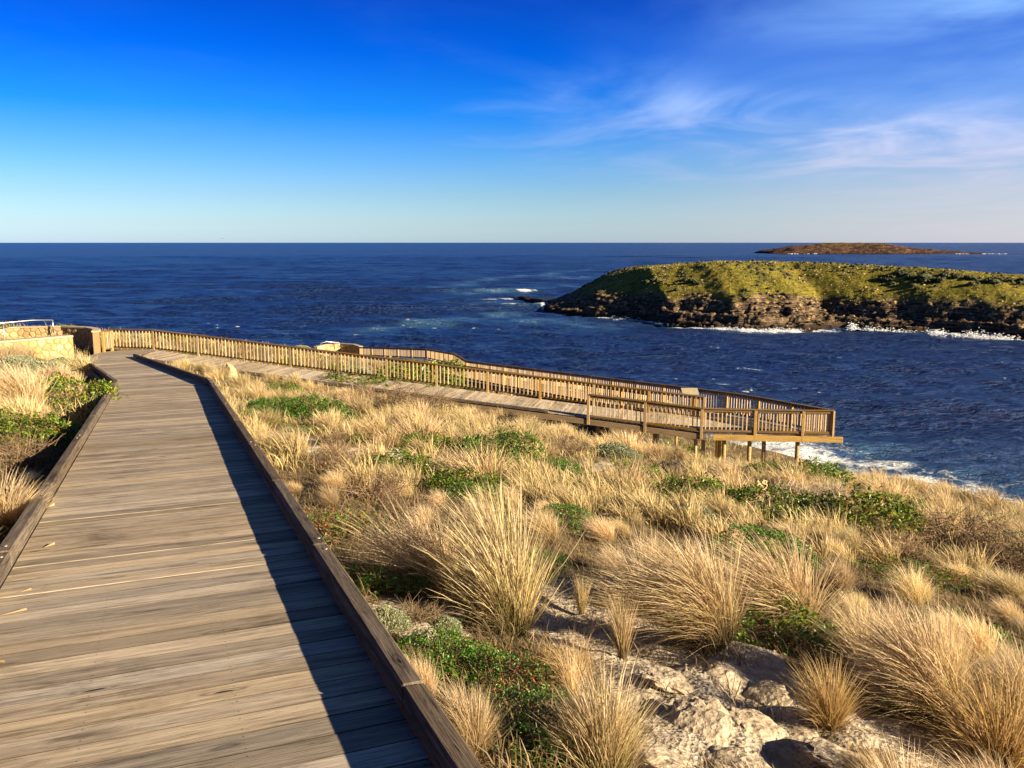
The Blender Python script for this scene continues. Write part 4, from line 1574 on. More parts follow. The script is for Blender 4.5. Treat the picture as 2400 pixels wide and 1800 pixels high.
def leaf_cloud(n, rx, rz, ll, lw, r, cols, dome=1.0, curl=.25, up=.35, orange=0.0):
    """leaves on the shoots of a low spreading bush: lumpy dome outline"""
    th = r.uniform(0, 2 * math.pi, n)
    rr = np.sqrt(r.uniform(0, 1, n))
    lump = 0.72 + .45 * fbm(np.cos(th) * 1.6 + rr * 1.5 + r.uniform(0, 50), np.sin(th) * 1.6 + rr, 3, int(r.integers(1, 999)))
    x = rr * np.cos(th) * rx
    y = rr * np.sin(th) * rx
    top = rz * np.sqrt(np.clip(1 - rr ** 2 * .92, 0, 1)) * np.clip(lump, .25, 1.4)
    z = top * (1 - .75 * r.uniform(0, 1, n) ** 2.6)
    # shoots: gather leaves in rosettes
    k = max(8, n // 9)
    ci = r.integers(0, k, n)
    ctr = np.stack([x[:k], y[:k], z[:k]], -1)
    p = ctr[ci] + r.normal(0, 1, (n, 3)) * ll * np.array([.55, .55, .45])
    p[:, 2] = np.maximum(p[:, 2], .0)
    az = r.uniform(0, 2 * math.pi, n)
    el = r.normal(up, .45, n)
    d = np.stack([np.cos(az) * np.cos(el), np.sin(az) * np.cos(el), np.sin(el)], -1)
    s = np.cross(d, r.normal(0, .35, (n, 3)) + np.array([0, 0, 1.0]))
    s /= np.linalg.norm(s, axis=1)[:, None]
    nn_ = np.cross(s, d)
    L = ll * r.uniform(.6, 1.25, n)[:, None]
    Wd = lw * r.uniform(.7, 1.25, n)[:, None]
    a = p
    m_ = p + d * L * .58
    t = p + d * L - nn_ * L * curl
    l_ = m_ + s * Wd * .5 - nn_ * L * curl * .3 + nn_ * Wd * .15
    q_ = m_ - s * Wd * .5 - nn_ * L * curl * .3 + nn_ * Wd * .15
    vs = np.stack([a, q_, t, l_], 1).reshape(-1, 3)
    k0 = (np.arange(n) * 4)[:, None]
    fs = np.concatenate([k0 + np.array([[0, 1, 2]]), k0 + np.array([[0, 2, 3]])], 0)
    cl = np.array(cols)[r.integers(0, len(cols), n)] * r.uniform(.55, 1.25, (n, 1))
    if orange:
        oo = r.uniform(0, 1, n) < orange
        cl[oo] = np.array([.36, .13, .035]) * r.uniform(.6, 1.3, (oo.sum(), 1))
    return vs, fs, np.repeat(cl, 4, 0)


GREENS = [(.085, .20, .022), (.115, .26, .032), (.16, .30, .04), (.06, .14, .022)]
YGREENS = [(.18, .27, .025), (.24, .32, .035), (.11, .19, .022), (.07, .13, .02)]


def stems(n, rx, rz, r, col=(.16, .11, .065), rad=.006, segs=4, wig=.12, branch=2):
    parts = []
    for i in range(n):
        a = r.uniform(0, 6.28)
        e = rx * r.uniform(.2, .95)
        p0 = np.array([r.normal(0, .06), r.normal(0, .06), -.03])
        p1 = np.array([e * math.cos(a), e * math.sin(a), rz * r.uniform(.4, .95)])
        pts = [p0 + (p1 - p0) * t + r.normal(0, wig * rx * .3, 3) * (0 < t) for t in np.linspace(0, 1, segs)]
        v, f = tube_np(pts, np.linspace(rad, rad * .35, segs), 3)
        parts.append((v, f, np.tile(np.array(col) * r.uniform(.6, 1.4), (len(v), 1))))
        for b in range(branch):
            q0 = pts[int(r.integers(1, segs - 1))]
            q1 = q0 + r.normal(0, 1, 3) * np.array([.3, .3, .18]) * rx + np.array([0, 0, .1 * rx])
            v, f = tube_np([q0, (q0 + q1) / 2 + r.normal(0, .05 * rx, 3), q1], [rad * .6, rad * .45, rad * .2], 3)
            parts.append((v, f, np.tile(np.array(col) * r.uniform(.6, 1.5), (len(v), 1))))
    return merge(parts)


def shrub_parts(kind_, seed):
    r = np.random.default_rng(seed)
    if kind_ == 'green':
        lf = leaf_cloud(4200, .62, .36, .038, .016, r, GREENS, orange=.04)
        st = stems(26, .55, .26, r)
        return mesh_np("foliage", lf[0], lf[1], M_LEAF, cols=lf[2]), mesh_np("stems", st[0], st[1], M_TWIG, cols=st[2])
    if kind_ == 'rusty':
        lf = leaf_cloud(2300, .62, .34, .038, .016, r, GREENS, orange=.22)
        st = stems(40, .58, .3, r, (.22, .13, .07))
        return mesh_np("foliage", lf[0], lf[1], M_LEAF, cols=lf[2]), mesh_np("stems", st[0], st[1], M_TWIG, cols=st[2])
    if kind_ == 'yellow':
        lf = leaf_cloud(2600, .66, .38, .052, .025, r, YGREENS, orange=.06)
        st = stems(20, .58, .28, r)
        return mesh_np("foliage", lf[0], lf[1], M_LEAF, cols=lf[2]), mesh_np("stems", st[0], st[1], M_TWIG, cols=st[2])
    if kind_ == 'brown':
        lf = leaf_cloud(1500, .66, .38, .030, .010, r, [(.15, .115, .05), (.11, .10, .04), (.20, .135, .065), (.075, .085, .03)])
        st = stems(90, .66, .42, r, (.23, .165, .105), .006, 4, .2, 2)
        return mesh_np("foliage", lf[0], lf[1], M_LEAF, cols=lf[2]), mesh_np("stems", st[0], st[1], M_TWIG, cols=st[2])
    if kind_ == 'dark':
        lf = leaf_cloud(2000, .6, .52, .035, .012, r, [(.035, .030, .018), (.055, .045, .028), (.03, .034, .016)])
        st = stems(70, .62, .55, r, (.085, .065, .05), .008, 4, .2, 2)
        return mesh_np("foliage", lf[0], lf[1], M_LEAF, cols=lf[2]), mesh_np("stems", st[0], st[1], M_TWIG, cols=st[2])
    if kind_ == 'dead':
        st = stems(120, .7, .5, r, (.33, .265, .20), .007, 5, .25, 3)
        s2_ = stems(60, .6, .3, r, (.19, .14, .10), .005, 4, .3, 3)
        return mesh_np("twigs", st[0], st[1], M_TWIG, cols=st[2]), mesh_np("stems", s2_[0], s2_[1], M_TWIG, cols=s2_[2])
    if kind_ == 'cushion':
        # tight grey-green dome
        n = 5200
        th = r.uniform(0, 6.28, n)
        u = r.uniform(0, 1, n)
        ph = np.arccos(1 - u * .98)
        bumpy = 1 + .16 * fbm(np.cos(th) * np.sin(ph) * 2.3 + seed, np.sin(th) * np.sin(ph) * 2.3, 3, seed)
        rr = bumpy * r.uniform(.90, 1.02, n)
        p = np.stack([.6 * np.sin(ph) * np.cos(th) * rr, .6 * np.sin(ph) * np.sin(th) * rr, .46 * np.cos(ph) * rr], -1)
        nrm = p / np.array([.36, .36, .21])
        nrm /= np.linalg.norm(nrm, axis=1)[:, None]
        d = nrm + r.normal(0, .5, (n, 3))
        d /= np.linalg.norm(d, axis=1)[:, None]
        s = np.cross(d, r.normal(0, 1, (n, 3)))
        s /= np.linalg.norm(s, axis=1)[:, None]
        L = .05 * r.uniform(.6, 1.2, n)[:, None]
        vs = np.stack([p - s * .011, p + s * .011, p + d * L + s * .006, p + d * L - s * .006], 1).reshape(-1, 3)
        fs = (np.arange(n) * 4)[:, None] + np.array([[0, 1, 2, 3]])
        cl = np.array([(.30, .33, .20), (.36, .38, .25), (.24, .26, .15)])[r.integers(0, 3, n)] * r.uniform(.7, 1.2, (n, 1))
        fol = mesh_np("foliage", vs, fs, M_CUSH, cols=np.repeat(cl, 4, 0))
        # woody heart fills the dome
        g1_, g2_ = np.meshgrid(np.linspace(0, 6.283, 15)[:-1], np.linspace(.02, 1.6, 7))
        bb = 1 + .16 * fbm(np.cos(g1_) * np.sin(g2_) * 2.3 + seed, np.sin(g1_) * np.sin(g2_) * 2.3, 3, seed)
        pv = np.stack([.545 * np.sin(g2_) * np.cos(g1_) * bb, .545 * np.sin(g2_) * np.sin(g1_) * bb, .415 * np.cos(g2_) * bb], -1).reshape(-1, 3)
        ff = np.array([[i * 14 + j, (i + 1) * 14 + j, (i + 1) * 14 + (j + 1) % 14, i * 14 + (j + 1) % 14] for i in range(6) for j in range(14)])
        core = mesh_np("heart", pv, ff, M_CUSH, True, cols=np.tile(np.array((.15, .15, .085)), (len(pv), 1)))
        return fol, core


SHRUB = {}
for kd_, cnt in (('green', 3), ('rusty', 2), ('yellow', 3), ('brown', 3), ('dark', 2), ('dead', 2), ('cushion', 3)):
    SHRUB[kd_] = [shrub_parts(kd_, 400 + 31 * i + len(kd_) * 7) for i in range(cnt)]

def free(x, y, rad_, pl, f=0.8):
    return all((x - a) ** 2 + (y - b) ** 2 > (f * (rad_ + c)) ** 2 for a, b, c in pl)


def on_deck(x, y, mg=0.28):
    return any(float(poly_dist(pl, np.array(x), np.array(y))) < mg for pl, _, _ in FOOT)


PLANTS = []       # (x, y, radius) of shrubs, to keep the grass off them


def put_shrub(kd_, x, y, size, label, group=None, zs=1.0, name=None, sy=1.0):
    fol, st = random.choice(SHRUB[kd_])
    z = float(gz_near(x, y))
    t = thing(name or {'cushion': 'cushion_bush', 'dead': 'dead_shrub', 'dark': 'shrub', 'brown': 'shrub'}.get(kd_, 'leafy_shrub'), (x, y, z - .02), label, {'cushion': 'bush', 'dead': 'dead shrub'}.get(kd_, 'shrub'), group)
    t.rotation_euler = (-0.15, 0.13, random.uniform(0, 6.28))
    t.scale = (size, size * sy, size * zs)
    link(fol.name.split('.')[0], fol, t)
    link(st.name.split('.')[0], st, t)
    PLANTS.append((x, y, .62 * size))
    return t


LMARK = []
SHORT = {"leafy shrub turning rusty": "rusty orange shrub at the kerb", "deep green shrub between": "deep green kerb shrub", "glossy green shrub with": "glossy green shrub", "dark green broad-leaved": "broad-leaved shrub by the limestone",
         "small round green": "round green shrub in mid slope", "wide low green": "wide low green shrub", "broad yellow-green": "broad shrub spilling over the ramp", "yellow-green shrub at the lower": "thicket's lowest yellow-green shrub",
         "dark green shrub in straw": "dark green shrub near the bend", "grey twiggy heath": "grey twiggy heath", "olive twiggy heath": "olive twiggy heath", "bright yellow-green": "largest cliff-edge shrub", "yellow-green shrub just": "shrub below the dead twigs",
         "leafy shrub with red": "red-stemmed leafy shrub", "wide brown scrub": "wide brown cliff scrub", "brown scrub farthest": "farthest brown cliff scrub", "dark green shrub hidden": "dark green shrub among tussocks", "blackish bush": "blackish bush below the ramp",
         "dark grey shrub": "dark grey shrub", "heap of bleached": "heap of bleached twigs", "purplish heath": "purplish heath", "roundest cushion": "roundest cushion bush", "flat cushion": "flat cushion bush", "largest grey-green": "largest cushion bush by the wall",
         "lit yellow-green": "lit shrub by the ditch", "yellow-green shrub across": "yellow-green shrub over the ditch", "shaded green": "shaded green shrub", "leafy shrub below the tallest": "shrub below the tallest stilt", "brown heath below": "brown heath under the ramp"}


def put_px(kd_, px, py, wpx, label, group=None, zs=1.0, sy=1.0):
    if kd_ not in ('cushion', 'dead', 'dark'):
        wpx, zs = wpx * (1.0 if kd_ == 'brown' else 1.38), zs * 1.15
    """px, py: foot of the bush on the photograph; wpx its width there"""
    q = px_gz(px, py)
    dist = math.hypot(*q)
    for k_, s_ in SHORT.items():
        if label.startswith(k_):
            LMARK.append((q[0], q[1], s_))
    return put_shrub(kd_, q[0], q[1], wpx / F_PX * dist / 1.24, label, group, zs, sy=sy)


put_px('rusty', 800, 1260, 190, "leafy shrub turning rusty orange, hugging the boardwalk kerb")
put_px('green', 890, 1380, 170, "deep green shrub between the kerb and the big foreground tussock")
put_px('green', 1035, 1575, 230, "glossy green shrub with a grey bush behind it, beside the kerb")
put_px('rusty', 1170, 1640, 200, "shrub with scattered orange leaves below the glossy green one")
put_px('green', 1225, 1755, 250, "dark green broad-leaved shrub at the edge of the bare limestone")
put_px('cushion', 905, 1465, 110, "small olive cushion plant against the kerb")
put_px('brown', 985, 1450, 150, "grey-brown heath plant behind the glossy green shrub", zs=.8)
put_px('cushion', 1040, 1475, 85, "tiny pale cushion plant touching the glossy green shrub")
put_px('brown', 1120, 1480, 160, "dry pinkish heath plant under the big foreground tussock", zs=.7)
put_px('green', 1120, 1185, 130, "small round green shrub among tall tussocks in mid slope")
put_px('green', 1150, 1085, 190, "wide low green shrub on the slope below the ramp")
put_px('green', 1290, 1112, 110, "little green shrub downhill of the wide low one")
put_px('green', 1250, 1345, 130, "green shrub overhung by two big tussocks")
put_px('yellow', 850, 925, 150, "bright leafy shrub beside the ramp edge, nearest the landing", zs=.9)
put_px('yellow', 960, 925, 190, "broad yellow-green shrub spilling over the ramp edge")
put_px('brown', 920, 962, 170, "olive-brown heath below the broad yellow-green shrub")
put_px('yellow', 1050, 950, 130, "yellow-green shrub at the lower end of the ramp thicket")
put_px('brown', 1010, 968, 150, "mauve-brown heath mound on the ramp thicket's lower side")
put_px('green', 650, 975, 110, "dark green shrub in straw grass near the boardwalk bend")
put_px('green', 735, 980, 140, "green shrub next to the one near the boardwalk bend")
put_px('rusty', 635, 1010, 70, "small rust-tinged shrub close to the kerb below the bend")
put_px('brown', 780, 1110, 170, "grey twiggy heath between kerb and sandy patch")
put_px('brown', 880, 1175, 200, "olive twiggy heath beside the rusty shrub")
put_px('yellow', 1985, 1245, 210, "bright yellow-green shrub near the cliff edge, largest of its row")
put_px('yellow', 2110, 1215, 120, "bright shrub between the largest yellow-green one and brown scrub")
put_px('yellow', 1790, 1215, 150, "yellow-green shrub just below the pile of dead twigs")
put_px('yellow', 1620, 1185, 160, "leafy shrub with red-tipped stems, uphill of the tan boulder")
put_px('yellow', 1490, 1135, 110, "small leafy shrub uphill of the dark bush")
put_px('yellow', 1890, 1140, 130, "leafy shrub below the tallest platform stilt")
put_px('yellow', 1800, 1125, 100, "small leafy shrub between the platform stilts")
put_px('yellow', 1580, 1075, 90, "small bright shrub by the grey-green cushion group")
put_px('brown', 2230, 1290, 260, "wide brown scrub at the cliff edge below the feathery tussocks", zs=.9)
put_px('brown', 2360, 1330, 220, "brown scrub farthest along the cliff edge", zs=.9)
put_px('brown', 2100, 1300, 180, "brown scrub beside the largest yellow-green shrub", zs=.8)
put_px('green', 2245, 1500, 150, "dark green shrub hidden among tall tussocks above the bare limestone")
put_px('green', 1330, 1235, 120, "shaded green shrub in the hollow between tussocks")
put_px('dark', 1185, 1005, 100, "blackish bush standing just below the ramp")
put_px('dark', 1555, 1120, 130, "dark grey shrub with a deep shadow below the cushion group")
put_px('dead', 1950, 1185, 130, "grey dead bush beside the heap of twigs", zs=1.0)
put_px('dead', 1845, 1185, 190, "heap of bleached dead twigs near the tan boulder", zs=.55)
put_px('brown', 1330, 1065, 120, "brown heath below the ramp's middle stilts")
put_px('brown', 1060, 1090, 130, "purplish heath in straw grass on mid slope", zs=.7)
for i, (px_i, py_i, w_i, lb) in enumerate([(1130, 1000, 60, "pale cushion bush beside the blackish bush"), (1300, 1020, 80, "flat cushion bush uphill of the cushion group"),
                                         (1385, 1022, 90, "cushion bush at the foot of a ramp stilt"), (1440, 1070, 110, "roundest cushion bush of the group below the ramp"),
                                         (1500, 1055, 75, "cushion bush squeezed in the middle of the group"), (1548, 1055, 80, "cushion bush at the platform end of the group"),
                                         (1475, 1078, 60, "smallest cushion bush of the group"), (1770, 1105, 60, "cushion bush beneath the platform"),
                                         (1400, 1050, 50, "little cushion bush at the uphill end of the group")]):
    put_px('cushion', px_i, py_i, w_i, lb, zs=.75)
# left of the boardwalk
for px_i, py_i, w_i, lb in [(20, 880, 110, "cushion bush under the near stone wall, half out of its row"), (100, 888, 105, "largest grey-green cushion bush below the near stone wall"),
                            (145, 868, 80, "cushion bush at the end of the near stone wall"), (50, 862, 75, "small cushion bush touching the near stone wall")]:
    put_px('cushion', px_i, py_i, w_i, lb, zs=.85)
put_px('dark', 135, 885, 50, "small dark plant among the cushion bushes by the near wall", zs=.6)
put_px('yellow', 165, 955, 150, "lit yellow-green shrub beside the shaded ditch of the boardwalk")
put_px('yellow', 50, 1040, 150, "yellow-green shrub across the boardwalk from the sandy patch")
put_px('yellow', 150, 1045, 110, "small leafy shrub at the ditch edge left of the boardwalk")
put_px('brown', 60, 1090, 160, "olive heath between the shrubs left of the boardwalk")

# smaller look-alike shrubs between the named ones
rq = np.random.default_rng(444)
KL = {'green': "low glossy green shrub tucked between tussocks on the open slope", 'yellow': "low yellow-green shrub tucked between tussocks on the open slope", 'brown': "low brown heath plant between tussocks on the open slope",
      'cushion': "small grey-green cushion bush between tussocks on the open slope", 'rusty': "low rust-flecked shrub between tussocks on the open slope"}
n_in = 0
while n_in < 38:
    d_ = 5.5 + 29 * rq.uniform() ** 1.1
    x_ = (rq.uniform(560, 2450) - 1200) / F_PX * d_
    if float(poly_dist(LANDP, np.array(x_), np.array(d_))) > -.5 or on_deck(x_, d_, .5) or float(sandness(np.array(x_), np.array(d_))) > .5:
        continue
    if not free(x_, d_, .4, PLANTS, 1.0):
        continue
    kd_ = rq.choice(['green', 'yellow', 'brown', 'cushion', 'rusty'], p=[.36, .26, .16, .10, .12])
    put_shrub(kd_, x_, d_, rq.uniform(.55, 1.25) * (.75 if d_ < 9 else 1.0) * (.55 if kd_ == 'cushion' else 1), KL[kd_], "open slope " + kd_ + " plants", zs=rq.uniform(.8, 1.15))
    n_in += 1

# ------------------------------------------------------------------ tussocks
TUS = []


def put_tussock(meshes, x, y, hgt_, label, group=None, sx=1.0, rot=None, lean=0.0):
    z = float(gz_near(x, y))
    o = link("grass_tussock", random.choice(meshes), None, (x, y, z - .01))
    o.rotation_euler = (random.gauss(0, .05), random.gauss(lean, .06), random.gauss(0, .45) if rot is None else rot)
    o.scale = (hgt_ * sx, hgt_ * sx, hgt_)
    tag(o, label, "grass tussock", group)
    TUS.append((x, y, .40 * hgt_ * sx))
    return o


def tus_px(meshes, px, py, hpx, label, **kw):
    q = px_gz(px, py)
    return put_tussock(meshes, q[0], q[1], hpx / F_PX * np.linalg.norm(q), label, **kw)


tus_px(TUS_NEAR, 1165, 1475, 395, "tallest straw tussock by the kerb, fanning out above the heath plants", sx=.95)
tus_px(TUS_NEAR, 1050, 1405, 290, "straw tussock leaning into the tallest one by the kerb", lean=-.15)
tus_px(TUS_NEAR, 1655, 1505, 320, "big golden tussock overhanging the top of the bare limestone", sx=1.0, lean=-.25)
tus_px(TUS_NEAR, 1540, 1430, 211, "windblown tussock swept flat against the big golden one", sx=1.15, lean=-.3)
tus_px(TUS_NEAR, 1835, 1490, 280, "tussock standing between the big golden one and the swept giant", sx=1.05)
tus_px(TUS_NEAR, 2165, 1680, 299, "giant tussock on the limestone with blades swept to one side", sx=.95, lean=-.3)
tus_px(TUS_NEAR, 2210, 1665, 246, "upright half of the giant tussock pair on the limestone", sx=.6, lean=.1)
tus_px(TUS_ORANGE, 1945, 1700, 190, "small brown tussock rooted in the bare limestone", sx=.9)
tus_px(SPIKE, 1460, 1545, 180, "narrow upright spike of grass on the limestone edge")
tus_px(SPIKE, 1362, 1440, 110, "slender grass spike by the shaded limestone hollow")
tus_px(TUS_ORANGE, 2345, 1800, 260, "orange-brown tussock splayed at the lower corner of the limestone", sx=1.2)
tus_px(TUS_NEAR, 1430, 1840, 290, "pale tussock arching over the dark broad-leaved shrub", sx=1.0, lean=-.3)
tus_px(SPIKE, 1340, 1660, 150, "thin wisp of dry grass between broad-leaved shrub and limestone")
tus_px(TUS_ORANGE, 1350, 1600, 140, "dry flattened tussock above the limestone's upper shelf", sx=1.3, lean=-.25)
tus_px(TUS_NEAR, 1095, 1770, 202, "greenish tussock pressed against the kerb bolt", sx=.9)
tus_px(TUS_NEAR, 1000, 1660, 158, "thin blades growing through the kerb side of the glossy shrub", sx=.6)
tus_px(TUS_ORANGE, 2050, 1840, 130, "small straw tuft in the hollow of the limestone", sx=1.1)
tus_px(TUS_NEAR, 2390, 1700, 184, "tussock behind the orange-brown one", sx=1.2)
tus_px(TUS_NEAR, 2010, 1570, 167, "tussock uphill of the giant pair", sx=1.2)
tus_px(TUS_NEAR, 2300, 1560, 167, "tussock uphill of the orange-brown one", sx=1.2)
tus_px(TUS_NEAR, 10, 1270, 167, "straw tussock drooping over the kerb on the ditch side", sx=1.2, rot=2.6)
tus_px(TUS_NEAR, -90, 1390, 176, "straw tussock nearest the start of the ditch-side kerb", sx=1.3, rot=2.8)
tus_px(TUS_NEAR, 60, 960, 123, "soft golden tussock between cushion bushes and ditch", sx=1.3)
tus_px(TUS_MID, 190, 880, 60, "amber tussock where the near stone wall ends", sx=1.4)

r = np.random.default_rng(77)


cands = []
# candidate spots on the open slope, nearest first
for _ in range(5200):
    d_ = 3.2 + 35 * r.uniform() ** 1.15
    px_i = r.uniform(-120, 2520)
    x_ = (px_i - 1200) / F_PX * d_
    y_ = d_
    cands.append((x_, y_))
n_in = 0
ca_ = np.array(cands)
dk_ = np.min([poly_dist(pl, ca_[:, 0], ca_[:, 1]) for pl, _, _ in FOOT], 0)
ok_ = (poly_dist(LANDP, ca_[:, 0], ca_[:, 1]) < 1.0) & (dk_ > .28) & (sandness(ca_[:, 0], ca_[:, 1]) < .3)
for (x_, y_), ds_, k_ in zip(cands, dk_, ok_):
    if n_in >= 275:
        break
    if not k_:
        continue
    near_ = y_ < 13
    hgt_ = r.uniform(.28, .58) if near_ else r.uniform(.45, .88)
    # shrubs stay open; crowd the tussocks
    if not free(x_, y_, .30, PLANTS, .95) or not free(x_, y_, .26, TUS, .80 if y_ > 13 else .95):
        continue
    left_ = (x_ * P1[0] + y_ * P1[1]) < -1.0 and y_ < 34
    lm_ = min(((math.hypot(x_ - a, y_ - b), s_) for a, b, s_ in LMARK), default=(9e9, ''))
    if lm_[0] < (1.6 if near_ else 2.6):
        sz_ = "ankle-high" if hgt_ < .46 else ("knee-high" if hgt_ < .62 else "thigh-high")
        lb = f"{sz_} straw tussock growing beside the {lm_[1]}"
        grp = f"{sz_} tussocks beside the {lm_[1]}"
    elif left_:
        grp, lb = "tussocks across the ditch", "straw tussock in the strip of scrub between boardwalk ditch and near stone wall"
    elif near_:
        grp, lb = "tussocks of the near slope", "straw-coloured windblown tussock on the slope beside the boardwalk kerb and limestone"
    elif x_ > 6 and y_ > 19:
        grp, lb = "tussocks at the cliff edge", "feathery straw tussock along the cliff edge below the stilted platform"
    else:
        grp, lb = "tussocks below the ramp", "straw-coloured tussock on the slope between the boardwalk bend and the ramp"
    if ds_ < 1.2:
        hgt_ *= .72
    if float(np.hypot(x_ - 10, y_ - 33)) < 4.5:
        hgt_ *= .6
    put_tussock(TUS_NEAR if near_ else TUS_MID, x_, y_, hgt_, lb, grp, sx=r.uniform(.95, 1.35), lean=-.08)
    n_in += 1

# ------------------------------------------------------------------ finer cover nobody could count
def cover(n, xr, yr, seed, hgt_, wid, bl, cond, persp=True, tone=1.0):
    r = np.random.default_rng(seed)
    if persp:
        d_ = yr[0] + (yr[1] - yr[0]) * r.uniform(0, 1, n) ** 1.3
        x = (r.uniform(xr[0], xr[1], n) - 1200) / F_PX * d_
        y = d_
    else:
        x, y = r.uniform(*xr, n), r.uniform(*yr, n)
    ok = poly_dist(LANDP, x, y) < 1.5
    for pl, _, _ in FOOT:
        ok &= poly_dist(pl, x, y) > .16
    ok &= cond(x, y, r)
    x, y = x[ok], y[ok]
    z = gz(x, y)
    k = len(x)
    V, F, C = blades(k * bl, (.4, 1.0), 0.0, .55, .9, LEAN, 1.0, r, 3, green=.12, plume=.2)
    V = V.reshape(k * bl, -1, 3)
    b0_ = V[:, :1].mean(1, keepdims=True)
    s_ = np.repeat(hgt_ * r.uniform(.5, 1.2, k), bl)[:, None, None]
    ctr = V.reshape(k * bl, -1, 2, 3).mean(2, keepdims=True)
    off = V.reshape(k * bl, -1, 2, 3) - ctr
    V = (ctr * s_[..., None] + off * wid).reshape(k * bl, -1, 3)
    jit_ = r.normal(0, .07 * hgt_ / .3, (k * bl, 1, 2))
    V[..., 0] += np.repeat(x, bl)[:, None] + jit_[..., 0]
    V[..., 1] += np.repeat(y, bl)[:, None] + jit_[..., 1]
    V[..., 2] += np.repeat(z, bl)[:, None]
    tn = np.repeat(np.repeat(r.uniform(.6, 1.1, k), bl), 8)[:, None] * tone
    return V.reshape(-1, 3), F, C * tn


v, f, c = cover(7000, (-150, 2560), (2.8, 15), 501, .24, .0060, 9, lambda x, y, r: (sandness(x, y) < r.uniform(.05, .5, len(x))) | (r.uniform(0, 1, len(x)) < .05), tone=.65)  # darker tone stands in for shade between the tussocks
kind(tag(link("short_dry_grass", mesh_np("short_dry_grass", v, f, M_GRASS, cols=c)), "short dry grass filling the gaps between tussocks on the near slope", "grass"), 'stuff')
v, f, c = cover(8000, (-150, 2560), (13, 44), 502, .46, .012, 9, lambda x, y, r: (sandness(x, y) < r.uniform(.0, .4, len(x))), tone=.95)
kind(tag(link("short_dry_grass", mesh_np("short_dry_grass", v, f, M_GRASS, cols=c)), "dry grass filling the slope around the ramp and platform stilts", "grass"), 'stuff')
v, f, c = cover(7500, (-40, 12), (43, 112), 503, .62, .028, 8, lambda x, y, r: fbm(x / 6, y / 6, 3, 510) > r.uniform(-.5, .3, len(x)), persp=False, tone=.95)
kind(tag(link("headland_grass", mesh_np("headland_grass", v, f, M_GRASS, cols=c)), "straw grass covering the headland seaward of the ramp", "grass"), 'stuff')
# further tussocks past the counted ones, running together into sheets of grass
rm = np.random.default_rng(560)
mp, tries = [], 0
d_ = 11 + 29 * rm.uniform(0, 1, 2600) ** 1.0
x_ = (rm.uniform(480, 2500, 2600) - 1200) / F_PX * d_
ok_ = (poly_dist(LANDP, x_, d_) < .6) & (np.min([poly_dist(pl, x_, d_) for pl, _, _ in FOOT], 0) > .45) & (sandness(x_, d_) < .3) & (np.hypot(x_ - 10, d_ - 33) > 3.5)
ok_ &= fbm(x_ / 4.5, d_ / 4.5, 3, 565) > -.22
for xx, yy in zip(x_[ok_], d_[ok_]):
    if len(mp) >= 430 or not free(xx, yy, .22, PLANTS, .95):
        continue
    hh_ = rm.uniform(.36, .72)
    v, f, c = blades(170, (.4 * hh_, hh_), .26 * hh_, .34, .8, (LEAN[0] * rm.uniform(.7, 1.5), LEAN[1] + rm.normal(0, .15)), .012, rm, 3, root=(.10, .08, .035), mid=(.52, .38, .18), tip=(.78, .60, .335), green=.04, plume=.4)
    mp.append((v + np.array([xx, yy, gz_near(xx, yy)]), f, c * rm.uniform(.8, 1.15)))
v, f, c = merge(mp)
kind(tag(link("grass_sheet", mesh_np("grass_sheet", v, f, M_GRASS, cols=c)), "pale gold grass running together in sheets across the middle of the slope", "grass"), 'stuff')
# grit and chips of stone on the bare ground
x_, y_ = rm.uniform(-2, 7, 9000), rm.uniform(2.8, 9, 9000)
ok_ = sandness(x_, y_) > .45
x_, y_ = x_[ok_][:1500], y_[ok_][:1500]
z_ = gz(x_, y_)
ch = np.array([(1, 0, 0), (-.4, .8, 0), (-.6, -.7, 0), (.05, .05, .75)])
n_ = len(x_)
s_ = rm.uniform(.004, .022, n_) ** 1.0
cv_ = ch[None] * rm.uniform(.5, 1.4, (n_, 4, 3)) * s_[:, None, None] + np.stack([x_, y_, z_ - .002], -1)[:, None]
cf_ = (np.arange(n_) * 4)[:, None, None] + np.array([[(0, 1, 3), (1, 2, 3), (2, 0, 3)]])
M_GRIT = simple("limestone_grit", (.40, .34, .26), .95, 0, 40, .4)
kind(tag(link("stone_chips", mesh_np("stone_chips", cv_.reshape(-1, 3), cf_.reshape(-1, 3), M_GRIT)), "chips and grit of limestone scattered on the bare patch", "gravel"), 'stuff')
# low green shrubs on the headland seen through the railing
rr_ = np.random.default_rng(515)
vv = []
while len(vv) < 46:
    x_, y_ = rr_.uniform(-34, 4), rr_.uniform(44, 92)
    if on_deck(x_, y_, .6) or float(poly_dist(LANDP, np.array(x_), np.array(y_))) > -.5:
        continue
    kd_ = 'yellow' if rr_.uniform() < .7 else ('brown' if rr_.uniform() < .6 else 'cushion')
    put_shrub(kd_, x_, y_, rr_.uniform(.8, 1.9), {"yellow": "leafy green shrub on the headland seaward of the ramp railing", "brown": "brown heath on the headland seaward of the ramp railing", "cushion": "pale cushion bush on the headland seaward of the ramp railing"}[kd_], "headland " + kd_ + " shrubs", zs=.8)
    vv.append(1)

